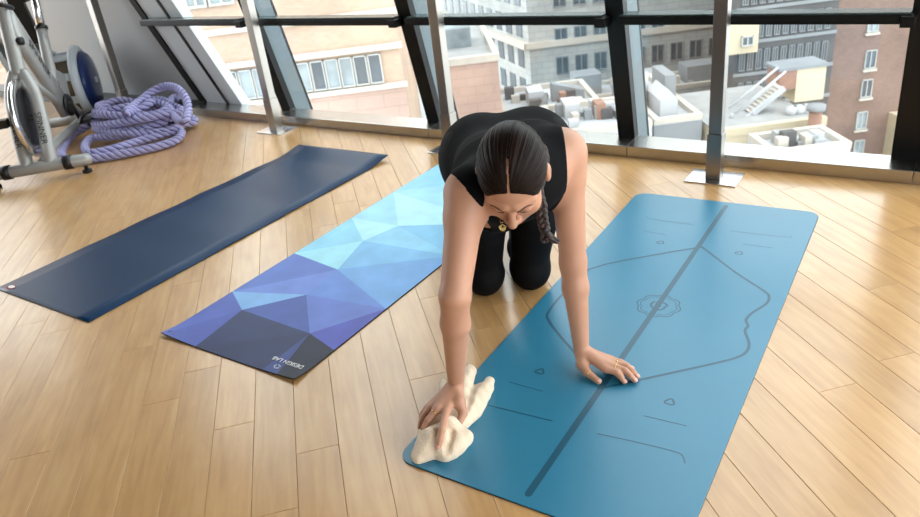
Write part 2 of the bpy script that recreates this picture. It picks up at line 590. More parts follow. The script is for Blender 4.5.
        for _ in range(relax):
            ac = np.zeros_like(V); nm = np.zeros(len(V), np.float32)
            for a, b in ((0, 1), (1, 2), (2, 3), (3, 0)):
                np.add.at(ac, Q[:, a], V[Q[:, b]]); np.add.at(ac, Q[:, b], V[Q[:, a]])
                np.add.at(nm, Q[:, a], 1); np.add.at(nm, Q[:, b], 1)
            V = V * 0.5 + 0.5 * ac / np.maximum(nm, 1)[:, None]
        return V.astype(np.float32), Q.astype(np.int32)


def quad_mesh(V, Q, smooth=True):
    me = bpy.data.meshes.new('mesh')
    me.vertices.add(len(V)); me.vertices.foreach_set('co', np.ascontiguousarray(V, np.float32).ravel())
    me.loops.add(Q.size); me.loops.foreach_set('vertex_index', np.ascontiguousarray(Q, np.int32).ravel())
    me.polygons.add(len(Q)); me.polygons.foreach_set('loop_start', np.arange(0, Q.size, 4, dtype=np.int32))
    me.polygons.foreach_set('use_smooth', np.ones(len(Q), bool))
    me.update(); me.validate()
    return me

# ------------------------------------------------------------------ the room
random.seed(7)
LEAN = 0.21                      # the glazing leans into the room towards the top
Y_GLASS, Z_SILL = 3.24, 0.055
wdir = np.array([0, -LEAN, 1.0]); wdir /= np.linalg.norm(wdir)      # up the glass
wout = np.array([0, 1.0, LEAN]); wout /= np.linalg.norm(wout)       # out of the room


def pane_pt(x, z, off=0.0):
    return np.array([x, Y_GLASS - LEAN * (z - Z_SILL), z]) + wout * off


floor = MB().box(-8.6, 2.6, -2.0, 3.24, -0.25, -0.018).build('floor', M['joint'])
tag(floor, 'pale maple plank floor laid diagonally to the window', 'floor', kind='structure')
PW, GAP = 0.1075, 0.0009
plank_me = {}
for L_ in (0.75, 1.05, 1.35, 1.65):
    mb = MB(); bm = bmesh.new()
    bmesh.ops.create_cube(bm, size=1.0)
    for v in bm.verts:
        v.co = Vector((v.co.x * (L_ - GAP), v.co.y * (PW - GAP), v.co.z * 0.018 - 0.009))
    top = [e for e in bm.edges if all(v.co.z > -0.001 for v in e.verts)]
    bmesh.ops.bevel(bm, geom=top, offset=0.0007, segments=1, affect='EDGES')
    me = bpy.data.meshes.new('plank'); bm.to_mesh(me); bm.free()
    me.materials.append(M['plank'])
    plank_me[L_] = me
c45, s45 = math.cos(math.radians(-44.2)), math.sin(math.radians(-44.2))
nrow0 = at(251, 517 - 0.1)        # one real joint passes here
off0 = -nrow0[0] * s45 + nrow0[1] * c45
planks = 0
rest = MB(); RZP = Matrix.Rotation(math.radians(-44.2), 3, 'Z')
for r in range(-40, 45):
    q = off0 + (r + 0.5) * PW
    s_ = -8.0 + random.random() * 1.2
    while s_ < 8:
        L_ = random.choice(list(plank_me))
        c = s_ + L_ / 2
        x, y = c * c45 - q * s45, c * s45 + q * c45
        s_ += L_
        if not (-8.4 < x < 2.45 and -1.9 < y < 3.9):
            continue
        pv = RC @ (np.array([x, y, 0]) - EYE)
        seen = False
        if pv[2] > 0.3:
            px, py = 460 + F_PX * pv[0] / pv[2], 258.5 + F_PX * pv[1] / pv[2]
            mg = F_PX / pv[2] * L_ * 0.6
            seen = -mg < px < 920 + mg and 30 < py < 517 + mg
        hx, hy = abs(c45) * L_ / 2 + abs(s45) * PW / 2, abs(s45) * L_ / 2 + abs(c45) * PW / 2
        pm = plank_me[L_]
        if y + hy > 3.2:              # sawn off under the sill
            if y - hy > 3.19:
                continue
            bm = bmesh.new(); bm.from_mesh(pm)
            lc = Matrix.Rotation(math.radians(44.2), 3, 'Z') @ Vector((0, 3.2 - y, 0))
            ln = Matrix.Rotation(math.radians(44.2), 3, 'Z') @ Vector((0, 1, 0))
            r_ = bmesh.ops.bisect_plane(bm, geom=list(bm.verts) + list(bm.edges) + list(bm.faces), plane_co=lc, plane_no=ln, clear_outer=True)
            pm = bpy.data.meshes.new('plank'); bm.to_mesh(pm); bm.free(); pm.materials.append(M['plank']) if not pm.materials else None
            if not pm.polygons:
                continue
        if not seen:                  # boards out of the photograph: one joined part
            ht = RZP @ Vector((1, 0, 0)); wt = RZP @ Vector((0, 1, 0))
            if y + hy < 3.2 and x - hx > -8.6 and x + hx < 2.6 and y - hy > -2.0:
                rest.obox((x, y, -0.009), ht * ((L_ - GAP) / 2), wt * ((PW - GAP) / 2), (0, 0, 0.009))
            continue
        o = bpy.data.objects.new('plank', pm)
        o.location = (x, y, 0.0); o.rotation_euler = (0, 0, math.radians(-44.2))
        o.parent = floor
        COL.objects.link(o)
        planks += 1
if rest.v:
    rest.build('outlying_planks', M['plank'], floor)['kind'] = 'stuff'
print('planks', planks)

ceiling = MB().box(-8.6, 2.6, -2.0, 2.75, 2.9, 3.05).build('ceiling', M['ceiling'])
tag(ceiling, 'plain dark grey ceiling over the studio', 'ceiling', kind='structure')
back = MB().box(-8.6, 2.6, -2.15, -2.0, -0.25, 3.05).build('unseen_wall_back', M['unseen_wall_back'])  # unseen wall, added to cut the light coming in behind the camera
tag(back, 'plain warm grey wall behind the camera, unseen, added to cut light from behind', 'wall', kind='structure')

# window with leaning mullions
win = empty('window_1', (-1.8, Y_GLASS, 0))
tag(win, 'leaning window wall with black mullions and stainless sill', 'window', kind='structure')
MX = [-3.60, -2.445, -1.315, -0.17, 0.98]
TOPZ = 2.86
for i, x in enumerate(MX):
    wd = 0.082 if i != 3 else 0.20
    a, b = pane_pt(x + wd / 2, -0.5), pane_pt(x + wd / 2, TOPZ)
    ax = np.array([wd / 2, 0, 0])
    mb = MB().obox((a + b) / 2 + wout * 0.0, ax, wout * 0.022, (b - a) / 2)
    mull = mb.build('mullion', M['black_frame'], win)
    g = MB().obox((a + b) / 2 + wout * 0.082, ax * 0.97, wout * 0.06, (b - a) / 2)
    g.build('fin', M['grey_frame'], mull)
    k = MB().obox((a + b) / 2 + wout * 0.150, ax * 1.02, wout * 0.008, (b - a) / 2)
    k.build('fin_cap', M['black_frame'], mull)
RZ = 0.632
edges = [-4.0] + [x + 0.082 for x in MX]
edges[4] = MX[3] + 0.20
for i in range(5):
    x0, x1 = edges[i], MX[i] if i < 5 else 0
    for z0, z1 in ((Z_SILL - 0.04, RZ), (RZ, TOPZ)):
        sh = (lambda z: -0.34 * (z - Z_SILL)) if i == 0 else (lambda z: 0.0)
        P = [pane_pt(x0 + sh(z0), z0, 0.012), pane_pt(x1, z0, 0.012), pane_pt(x1, z1, 0.012), pane_pt(x0 + sh(z1), z1, 0.012)]
        MB().prism(P, wout * 0.008).build('pane', M['glass'], win)
    # cross rail with its pale top
    xa = x0 if i else -4.555
    c0 = pane_pt(0, RZ, -0.035)
    MB().box(xa - 0.01, x1 + 0.01, c0[1] - 0.04, c0[1] + 0.05, RZ - 0.024, RZ + 0.010, 0.006).build('cross_rail', M['black_frame'], win)
    MB().box(xa, x1, c0[1] - 0.034, c0[1] + 0.05, RZ + 0.011, RZ + 0.017).build('rail_cap', M['rail_top'], win)
    # little coupling where the rail meets the mullion
    MB().box(x1 - 0.03, x1 + 0.02, c0[1] - 0.05, c0[1] + 0.02, RZ - 0.034, RZ + 0.006, 0.006).build('rail_coupling', M['black_frame'], win)
# slanted end jamb: black strip, pale panel, black seam, pale panel
JS = -0.345


def jamb(x0, x1, o0, o1, name, mt):
    zt = 1.6
    P = [pane_pt(x0, -0.3 * 0 + 0.02, o0), pane_pt(x1, 0.02, o0), pane_pt(x1 + JS * (zt - Z_SILL), zt, o0), pane_pt(x0 + JS * (zt - Z_SILL), zt, o0)]
    return MB().prism(P, wout * (o1 - o0)).build(name, mt, win)


jamb(-4.405, -4.345, -0.012, 0.08, 'jamb_edge', M['black_frame'])
jamb(-4.345, -4.135, 0.0, 0.07, 'jamb_panel', M['white_panel'])
jamb(-4.135, -4.11, -0.006, 0.07, 'jamb_seam', M['black_frame'])
jamb(-4.11, -3.985, 0.0, 0.07, 'jamb_panel', M['white_panel'])

wl = [pane_pt(-6.75, 0.02, 0.01), pane_pt(-4.40, 0.02, 0.01), pane_pt(-4.40 + JS * 1.55, 1.6, 0.01), pane_pt(-4.94, TOPZ, 0.01), pane_pt(-6.75, TOPZ, 0.01)]
wall = MB().prism(wl, wout * 0.12).build('wall_left', M['wall'])
tag(wall, 'pale grey wall panel left of the window', 'wall', kind='structure')
# narrow window at the far left, behind the bikes
w2 = empty('window_2', (-7.0, Y_GLASS, 0)); tag(w2, 'narrow window beyond the grey wall at far left', 'window', kind='structure')
P = [pane_pt(-6.85, 0.02, -0.03), pane_pt(-6.74, 0.02, -0.03), pane_pt(-6.74, TOPZ, -0.03), pane_pt(-6.85, TOPZ, -0.03)]
MB().prism(P, wout * 0.12).build('frame', M['grey_frame'], w2)
P = [pane_pt(-8.6, 0.02, 0.01), pane_pt(-6.85, 0.02, 0.01), pane_pt(-6.85, TOPZ, 0.01), pane_pt(-8.6, TOPZ, 0.01)]
MB().prism(P, wout * 0.008).build('pane', M['glass'], w2)

sill = empty('trim_1', (-1.8, 3.16, 0)); tag(sill, 'low brushed stainless sill along the window', 'sill', kind='structure')
cuts = [-4.36, -4.20] + [x + 0.09 for x in MX[:4]] + [2.0]
for a, b in zip(cuts[:-1], cuts[1:]):
    MB().box(a + 0.001, b - 0.001, 3.095, 3.255, 0.0, Z_SILL, 0.004).build('sill_panel', M['steel_sill'], sill)
sk = MB().box(-8.6, -4.362, 3.095, 3.26, 0.0, 0.06, 0.004).build('baseboard_left', M['skirting'])
tag(sk, 'dark grey baseboard under the pale wall', 'baseboard', kind='structure')


# steel posts standing on the floor in front of the window
def post(x, y, label):
    t = empty('steel_post', (x, y, 0))
    tag(t, label, 'post', 'steel posts before the window')
    z1 = 0.20
    MB().box(x - 0.105, x + 0.105, y - 0.075, y + 0.075, 0.0, 0.006, 0.002).build('base_plate', M['steel_plate'], t)
    MB().box(x - 0.030, x + 0.030, y - 0.030, y + 0.030, 0.006, z1, 0.003).build('sleeve', M['steel'], t)
    MB().box(x - 0.026, x + 0.026, y - 0.026, y + 0.026, z1, 1.12, 0.003).build('tube', M['steel'], t)
    return t


post(-4.87, 2.95, 'steel post against the pale grey wall behind the rope')
post(-3.42, 2.985, 'square steel post nearest the curled end of the navy mat')
post(-2.115, 2.96, 'square steel post rising behind the kneeling woman')
post(-0.785, 2.955, 'square steel post on a plate behind the teal mat')

# ------------------------------------------------------------------ the city beyond the glass
EU = np.array([math.cos(YAW), -math.sin(YAW), 0]); EV = np.array([math.sin(YAW), math.cos(YAW), 0])
ERZ = -YAW
GROUND = -46.0


def uvz(px, py, v):
    d = ray(px, py)
    P = EYE + d * (v / float(d @ EV))
    return float(P @ EU), float(P[2])


def E(u, v, z):
    return EU * u + EV * v + np.array([0, 0, z])


class UB(MB):
    """boxes in the street grid (u across the view, v away, z up)"""
    def ub(s, u0, u1, v0, v1, z0, z1):
        c = E((u0 + u1) / 2, (v0 + v1) / 2, (z0 + z1) / 2)
        return s.obox(c, EU * (u1 - u0) / 2, EV * (v1 - v0) / 2, (0, 0, (z1 - z0) / 2))


def bld(name, u, v, label, cat='building'):
    p = E(u, v, GROUND)
    o = empty(name, p, ERZ)
    return tag(o, label, cat)


def far_window(parent, u0, u1, v, z0, z1, bars=0, glass='win_dark', fr=0.07, frame='win_frame', sillm=True):
    w = UB().ub(u0, u1, v - 0.10, v, z0, z1)
    f = UB()
    f.ub(u0, u0 + fr, v - 0.12, v + 0.02, z0, z1); f.ub(u1 - fr, u1, v - 0.12, v + 0.02, z0, z1)
    f.ub(u0, u1, v - 0.12, v + 0.02, z1 - fr, z1); f.ub(u0, u1, v - 0.16 if sillm else v - 0.12, v + 0.02, z0, z0 + fr)
    for k in range(bars):
        c = u0 + (u1 - u0) * (k + 1) / (bars + 1)
        f.ub(c - fr / 2, c + fr / 2, v - 0.11, v + 0.02, z0, z1)
    fo = f.build('window', M[frame], parent)
    UB().ub(u0 + fr, u1 - fr, v - 0.05, v + 0.02, z0 + fr, z1 - fr).build('pane', M[glass], fo)
    return fo


# tan brick block across the street, seen through the two left panes
V = 24.0
uL, _ = uvz(-160, 60, V); uR, _ = uvz(401, 60, V)
tan = bld('apartment_block', (uL + uR) / 2, V, 'tan brick building with a ribbon of windows, seen through the left panes')
UB().ub(uL, uR, V, V + 14, GROUND, 9).build('wall', M['tan_brick'], tan)
zA = uvz(285, 58, V)[1]; zB = uvz(300, 92, V)[1]; zC = uvz(232, 30, V)[1]
u0 = uvz(222, 70, V)[0]; u1 = uvz(382, 62, V)[0]
UB().ub(uL, uR + 0.1, V - 0.18, V, zA - 0.10, zA + 0.08).build('ledge', M['ledge'], tan)
UB().ub(uL, uR + 0.1, V - 0.15, V, zB - 0.22, zB - 0.05).build('ledge', M['ledge'], tan)
UB().ub(uL, uR + 0.1, V - 0.12, V, zC - 0.09, zC + 0.09).build('ledge', M['ledge'], tan)
UB().ub(uL, uR + 0.02, V - 0.06, V, GROUND, zB - 0.22).build('lower_wall', M['pink_stone'], tan)
NP = 11
for k in range(NP):
    a = u0 + (u1 - u0) * k / NP; b = u0 + (u1 - u0) * (k + 1) / NP
    far_window(tan, a + 0.02, b - 0.02, V, zB, zA - 0.2, 0, 'win_pale' if k in (1, 2, 5, 7, 8) else 'win_dark', 0.035)
for i_ in range(3):
    for k in range(-2, 6):                       # shutters of the row to the left
        if i_ == 0:
            a = u0 - (k + 3) * 1.25
            far_window(tan, a, a + 1.1, V, zB, zA - 0.2, 0, 'win_dark' if k % 2 else 'win_pale', 0.06)
zW = uvz(205, 12, V)[1]
for pa, pb in ((150, 178), (186, 208), (210, 236), (291, 300), (327, 348), (350, 372)):
    a, b = uvz(pa, 5, V)[0], uvz(pb, 5, V)[0]
    far_window(tan, a, b, V, zW + 0.15, zW + 1.5, 1 if pb - pa > 15 else 0, 'win_pale', 0.07)

# pale office tower with a corner, seen through the middle panes
V = 62.0
uC = uvz(529, 46, V)[0]; uR = uvz(738, 46, V)[0]
off = bld('office_tower', uC, V, 'pale stone office tower with square windows, seen through the middle panes')
dirL = np.array([-0.27, 0.963])
q0 = np.array([uC, V]); q1 = q0 + dirL * 46
body = [E(q0[0], q0[1], GROUND), E(uR, V, GROUND), E(uR, V + 44, GROUND), E(q1[0], q1[1], GROUND)]
MB().prism(body, (0, 0, 26 - GROUND)).build('wall', M['pale_stone'], off)
zl = uvz(529, 46, V)[1]
MB().prism([E(q0[0] - 0.3, V - 0.3, zl - 0.25), E(uR, V - 0.3, zl - 0.25), E(uR, V, zl - 0.25), E(q0[0], V, zl - 0.25)], (0, 0, 0.5)).build('ledge', M['ledge'], off)
MB().prism([E(q0[0] - 0.45, V - 0.3, zl - 0.25), E(q0[0], V, zl - 0.25), E(q1[0], q1[1], zl - 0.25), E(q1[0] - 0.45, q1[1], zl - 0.25)], (0, 0, 0.5)).build('ledge', M['ledge'], off)
rows = [(uvz(556, 75, V)[1], uvz(556, 57, V)[1]), (uvz(551, 41, V)[1], uvz(551, 29, V)[1]), (uvz(551, 8, V)[1], uvz(551, -4, V)[1])]
dz = rows[1][0] - rows[0][0]
p0 = uvz(556, 68, V)[0]; p1 = uvz(575, 66, V)[0]; pitch = p1 - p0; ww = uvz(569, 68, V)[0] - p0
for ri, (z0, z1) in enumerate(rows):
    for k in range(0, 13):
        a = p0 + k * pitch
        if a + ww < uR - 0.3:
            far_window(off, a, a + ww, V, z0, z1, 1, 'win_dark', 0.07, 'grey_stone')
# receding side: windows stand on the slanted face
side_n = np.array([-dirL[1], dirL[0]])
for ri in range(-6, 6):
    for k in range(16):
        s0 = 1.2 + k * 2.3
        z0 = zl + 0.5 + ri * 2.55
        a = q0 + dirL * s0 + side_n * -0.0; b = q0 + dirL * (s0 + 1.25)
        n3 = EU * side_n[0] + EV * side_n[1]
        if n3 @ EU > 0: n3 = -n3
        A_, B_ = E(a[0], a[1], z0), E(b[0], b[1], z0)
        MB().prism([A_ + n3 * 0.06, B_ + n3 * 0.06, B_ + n3 * 0.06 + [0, 0, 1.6], A_ + n3 * 0.06 + [0, 0, 1.6]], -n3 * 0.1).build('side_window', M['win_dark'], off)

# low pinkish block in front of the tower
V = 38.0
a, b = uvz(430, 62, V)[0], uvz(498, 62, V)[0]; zt = uvz(490, 61, V)[1]
pk = bld('brick_block', (a + b) / 2, V, 'low pinkish block with a roof terrace beside the steel post')
UB().ub(a, b, V, V + 12, GROUND, zt).build('wall', M['pink_stone'], pk)
UB().ub(a - 0.1, b + 0.1, V - 0.15, V + 0.25, zt, zt + 0.35).build('parapet', M['ledge'], pk)
UB().ub(a, b, V + 0.25, V + 12, zt, zt + 0.05).build('roof', M['roof_grey'], pk)
UB().ub(b - 0.2, b + 0.1, V + 0.25, V + 12, zt, zt + 0.35).build('parapet', M['ledge'], pk)
UB().ub(a + 0.6, a + 2.4, V + 4, V + 6.5, zt + 0.05, zt + 1.1).build('skylight', M['win_pale'], pk)

# white rooftops between the towers
def roof(pxa, pxb, py, v, depth, mt, label, top='white_roof', par=0.3):
    a, b = uvz(pxa, py, v)[0], uvz(pxb, py, v)[0]; zt = uvz((pxa + pxb) / 2, py, v)[1]
    o = bld('rooftop_building', (a + b) / 2, v, label)
    UB().ub(a, b, v, v + depth, GROUND, zt - 0.05).build('wall', M[mt], o)
    UB().ub(a, b, v, v + depth, zt - 0.05, zt).build('roof', M[top], o)
    for q in ((a, b, v - 0.05, v + 0.25), (a, b, v + depth - 0.3, v + depth)):
        UB().ub(*q, zt, zt + par).build('parapet', M['ledge'], o)
    for q in ((a, a + 0.3, v + 0.25, v + depth - 0.3), (b - 0.3, b, v + 0.25, v + depth - 0.3)):
        UB().ub(*q, zt, zt + par).build('parapet', M['ledge'], o)
    rr = random.Random(int(pxa))
    for _ in range(11):                       # small plant, vents and hatches
        w_, d_, h_ = rr.uniform(.25, .7), rr.uniform(.3, .7), rr.uniform(.2, .75)
        u_, v_ = rr.uniform(a + .5, b - 1.1), rr.uniform(v + .5, v + depth - 1.2)
        UB().ub(u_, u_ + w_, v_, v_ + d_, zt, zt + h_).build('roof_vent', M[rr.choice(['white_roof', 'grey_stone', 'ledge', 'roof_grey', 'dark_stone'])], o)
    return o, a, b, zt


o, a, b, zt = roof(538, 722, 95, 54, 4.0, 'pale_stone', 'pale tiled low block under the office tower windows', 'white_roof')
UB().ub(a + 3, a + 5, 55, 57, zt, zt + 1.6).build('vent_hood', M['grey_stone'], o)
UB().ub(a + 8.5, a + 10, 55, 57, zt, zt + 1.1).build('vent_hood', M['white_roof'], o)
UB().ub(a + 11.5, a + 14.2, 55, 57, zt, zt + 1.3).build('plant_box', M['grey_stone'], o)
o, a, b, zt = roof(505, 606, 117, 40, 6.5, 'white_roof', 'white painted rooftop with vents below the office tower')
w_ = b - a
UB().ub(a + .30 * w_, a + .46 * w_, 42.4, 44.0, zt, zt + .9).build('roof_hut', M['white_roof'], o)
MB().prism([E(a + .30 * w_, 41.0, zt), E(a + .46 * w_, 41.0, zt), E(a + .46 * w_, 41.0, zt + 0.9)], EV * 0.9).build('sloped_vent', M['grey_stone'], o)
MB().prism([E(a + .56 * w_, 43.0, zt + 1.1), E(a + .90 * w_, 43.0, zt + .5), E(a + .90 * w_, 43.0, zt), E(a + .56 * w_, 43.0, zt)], EV * 0.7).build('stair_hood', M['grey_stone'], o)
UB().ub(a + .60 * w_, a + .66 * w_, 41.4, 42, zt, zt + 0.9).build('chimney', M['terracotta'], o)
UB().ub(a + .72 * w_, a + .82 * w_, 40.8, 41.8, zt, zt + 0.5).build('vent_box', M['ledge'], o)
o, a, b, zt = roof(556, 652, 132, 34, 4.8, 'white_roof', 'nearest white rooftop behind the wide mullion')
w_ = b - a
UB().ub(a + .52 * w_, a + .62 * w_, 36, 37, zt, zt + .8).build('brick_stack', M['terracotta'], o)
UB().ub(a + .20 * w_, a + .36 * w_, 36.5, 38.0, zt, zt + 0.8).build('roof_hut', M['white_roof'], o)
UB().ub(a + .72 * w_, a + .88 * w_, 35.6, 36.6, zt, zt + 0.35).build('vent_box', M['grey_stone'], o)
o, a, b, zt = roof(654, 702, 122, 36, 9.0, 'grey_stone', 'grey rooftop with huts left of the right steel post')
w_ = b - a
MB().prism([E(a + .25 * w_, 37, zt), E(a + .62 * w_, 37, zt), E(a + .62 * w_, 37, zt + .9), E(a + .44 * w_, 37, zt + 1.4), E(a + .25 * w_, 37, zt + .9)], EV * 2.4).build('gable_hut', M['white_roof'], o)
UB().ub(a + .66 * w_, a + .90 * w_, 39.5, 42, zt, zt + 1.5).build('roof_hut', M['grey_stone'], o)
MB().tube([E(a + .2 * w_, 40, zt), E(a + .2 * w_, 40, zt + 1.7)], 0.35, 12).build('flue', M['white_roof'], o)
UB().ub(a + .08 * w_, a + .14 * w_, 39.0, 39.8, zt, zt + 1.2).build('brick_stack', M['terracotta'], o)

# dark tall block behind the cream rooftop house
V = 46.0
a, b = uvz(735, 40, V)[0], uvz(829, 90, V)[0]
dk = bld('office_block', (a + b) / 2, V, 'soot-dark stone block with rows of windows behind the cream rooftop house')
UB().ub(a, b, V, V + 2.6, GROUND, 12).build('wall', M['dark_stone'], dk)
for ri in range(-3, 3):
    z0 = uvz(780, 34, V)[1] + ri * 2.0
    UB().ub(a, b, V - 0.12, V, z0 - 0.35, z0 - 0.15).build('ledge', M['grey_stone'], dk)
    for k in range(11):
        s0 = a + 0.3 + k * (b - a - 0.6) / 11
        far_window(dk, s0, s0 + (b - a) / 11 * 0.62, V, z0, z0 + 1.25, 1, 'win_dark', 0.05, 'grey_stone')
u_, v_ = uvz(728, 60, 45.2)[0], uvz(757, 60, 45.2)[0]
UB().ub(u_, v_, 45.2, 45.95, uvz(740, 54, 45.2)[1], uvz(740, 24, 45.2)[1]).build('cream_bay', M['cream'], dk)
far_window(dk, u_ + .75, u_ + 1.5, 45.2, uvz(745, 46, 45.2)[1], uvz(745, 36, 45.2)[1], 1, 'win_dark', 0.08)

# cream rooftop house with an outside stair
V = 34.0
a, b = uvz(722, 126, V)[0], uvz(826, 126, V)[0]; zt = uvz(775, 131, V)[1]
cr = bld('rooftop_house', (a + b) / 2, V, 'cream rooftop house with a white outside stair and chimney')
UB().ub(a, b, V, V + 8, GROUND, zt).build('wall', M['cream'], cr)
UB().ub(a, b, V + 0.3, V + 8, zt, zt + 0.06).build('roof', M['roof_grey'], cr)
UB().ub(a, b, V - 0.05, V + 0.3, zt, zt + 0.4).build('parapet', M['cream'], cr)
h0, h1 = uvz(779, 90, V + 4)[0], uvz(824, 90, V + 4)[0]; zh = uvz(800, 69, V + 4)[1]
UB().ub(h0 + .9, h1, V + 4, V + 5.6, zt, zh).build('roof_hut', M['cream'], cr)
UB().ub(h0, h0 + .9, V + 4, V + 5.6, uvz(785, 90, V + 4)[1], zh).build('balcony_box', M['terracotta'], cr)
UB().ub(h0 - .1, h1 + .1, V + 3.9, V + 5.7, zh, zh + 0.15).build('hut_roof', M['grey_stone'], cr)
s0, zs0 = uvz(731, 127, V + 3); s1, zs1 = uvz(781, 86, V + 3)
for dv in (2.6, 3.5):
    MB().bar(E(s0, V + dv, zs0), E(s1, V + dv, zs1), 0.14, 0.28).build('stair_string', M['white_roof'], cr)
    MB().tube([E(s0, V + dv, zs0 + .85), E(s1, V + dv, zs1 + .85)], 0.06, 8).build('stair_rail', M['white_roof'], cr)
for k in range(14):
    f_ = (k + .5) / 14
    c_ = E(s0 + (s1 - s0) * f_, V + 3.05, zs0 + (zs1 - zs0) * f_)
    MB().obox(c_, EU * .12, EV * .45, (0, 0, .03)).build('stair_tread', M['ledge'], cr)
for px_, py_ in ((731, 113), (753, 108)):
    u_ = uvz(px_, py_, V + 2.6)[0]
    MB().tube([E(u_, V + 2.55, zt), E(u_, V + 2.55, uvz(px_, py_, V + 2.6)[1])], 0.09, 8).build('stair_post', M['white_roof'], cr)
u_, z_ = uvz(816, 110, V - .7)
MB().tube([E(u_, V - .7, GROUND + 20), E(u_, V - .7, z_)], 0.30, 14).build('chimney', M['terracotta'], cr)
MB().tube([E(u_, V - .7, z_), E(u_, V - .7, z_ + 0.25)], 0.42, 14).build('chimney_cap', M['grey_stone'], cr)
for px_ in (790, 798, 806):
    u_ = uvz(px_, 122, V + 2)[0]
    MB().tube([E(u_, V + 2, zt), E(u_, V + 2, zt + 0.45)], 0.28, 10).build('roof_vent', M['white_roof'], cr)
o, a, b, zt = roof(772, 850, 153, 30, 2.6, 'white_roof', 'white roof edge below the cream house and chimney')

# brown brick tower on the right
V = 46.5
a, b = uvz(829, 90, V)[0], uvz(1010, 90, V)[0]
bt = bld('brick_tower', (a + b) / 2, V, 'brown brick tower with sash windows in a column on the right')
UB().ub(a, b, V, V + 15, GROUND, 16).build('wall', M['brown_brick'], bt)
for px_, py_, g_ in ((873, 22, 'win_pale'), (870, 59, 'win_dark'), (866, 88, 'win_dark'), (861, 120, 'win_pale'), (858, 148, 'win_pale')):
    u_, z_ = uvz(px_, py_, V)
    far_window(bt, u_ - .36, u_ + .36, V, z_ - .58, z_ + .58, 1, g_, 0.05)
    UB().ub(u_ - .45, u_ + .45, V - 0.2, V, z_ - .78, z_ - .62).build('window_ledge', M['ledge'], bt)
u_, z_ = uvz(889, 112, V)
UB().ub(u_, u_ + 5, V - 3, V, GROUND, z_).build('cream_annex', M['cream'], bt)

street = UB().ub(-180, 180, -60, 260, GROUND - 0.5, GROUND).build('ground', M['asphalt'])
tag(street, 'grey street level far below the window', 'street', kind='structure')

# ------------------------------------------------------------------ mats
def sheet(outline, z_of, th, nx, ny):
    raise NotImplementedError


def strip_mat(x0, x1, y0, y1, zf, th, nx=6, ny=60):
    """a mat as a bent slab: top grid, bottom grid, edges; zf(x, y) is the height of its underside"""
    vs, fs = [], []
    xs = np.linspace(x0, x1, nx + 1); ys = np.linspace(y0, y1, ny + 1)
    for lv in (0, 1):
        for y in ys:
            for x in xs:
                vs.append((x, y, zf(x, y) + th * lv))
    W_ = nx + 1; T = W_ * (ny + 1)
    for j in range(ny):
        for i in range(nx):
            a = j * W_ + i
            fs.append((a, a + W_, a + W_ + 1, a + 1)); fs.append((T + a, T + a + 1, T + a + W_ + 1, T + a + W_))
    for i in range(nx):
        a = i; fs.append((a, a + 1, T + a + 1, T + a)); a = ny * W_ + i; fs.append((a + 1, a, T + a, T + a + 1))
    for j in range(ny):
        a = j * W_; fs.append((a + W_, a, T + a, T + a + W_)); a = j * W_ + nx; fs.append((a, a + W_, T + a + W_, T + a))
    return vs, fs


# navy mat, its far end curling off the floor
def navy_z(x, y):
    t = max(0.0, (y - 2.58) / 0.18)
    wave = 0.0016 * (1 + math.sin(y * 19 + 0.4 * math.sin(x * 5))) * min(1, max(0, (y - 1.15) * 2))
    return 0.0005 + wave + 0.020 * t * t * (1.35 - 0.55 * t)


navy = empty('yoga_mat', (-2.72, 1.9, 0)); tag(navy, 'navy yoga mat with its far end curling up, left of the others', 'yoga mat')
vs, fs = strip_mat(-3.035, -2.402, 1.062, 2.772, navy_z, 0.0045, 8, 110)
skew = lambda vs: [(x + (y - 1.062) * .018, y - max(0, y - 2.4) * .05, z) for x, y, z in vs]      # lies a degree off square
vs = skew(vs)
link('mat_sheet', pyd(vs, fs, True), M['navy_mat'], navy)
vs, fs = strip_mat(-3.033, -2.404, 1.064, 2.770, lambda x, y: navy_z(x, y) - 0.0004, 0.001, 8, 110)
vs = skew(vs)
link('underside', pyd(vs, fs, True), M['rubber'], navy)
c = at(11, 287, 0.005)
MB().ellipsoid(c + [0, 0, 0.0006], (0.026, 0.017, 0.0006)).build('badge', M['red_ink'], navy)
MB().ellipsoid(c + [0.002, 0.001, 0.0012], (0.019, 0.010, 0.0006)).build('badge_mark', M['white_ink'], navy)

# printed mat: facets of blue, drawn as one sheet with a colour per facet
PT = dict(cl=(161, 336), a=(234.7, 292.4), b=(242, 310), c=(306.3, 294.8), d=(309.7, 333.5), e=(337.7, 269.7), f=(300, 254.6),
          g=(390.4, 310), h=(336.5, 351), j1=(196, 346.5), j2=(263.7, 369), j3=(279, 373.6), cr=(303, 381.5), i=(446, 262), k=(363, 241), l=(358, 219),
          m=(398, 226), n=(400, 193), q=(446, 214), o=(446, 168))
mz = 0.0035
Q = {k_: at(v_[0], v_[1], mz)[:2] for k_, v_ in PT.items()}
mx0, mx1, my0, my1 = -2.062, -1.45, 1.118, 2.86
for k_ in ('cl', 'a', 'f', 'l', 'n'):
    Q[k_] = np.array([mx0, Q[k_][1]])
for k_ in ('cr', 'h', 'g'):
    Q[k_] = np.array([mx1, Q[k_][1]])
for k_ in ('cl', 'j1', 'j2', 'j3', 'cr'):
    Q[k_] = np.array([Q[k_][0], my0])
Q['tl'], Q['tr'] = np.array([mx0, my1]), np.array([mx1, my1])
Q['ri'] = np.array([mx1, 1.95]); Q['rq'] = np.array([mx1, 2.25])
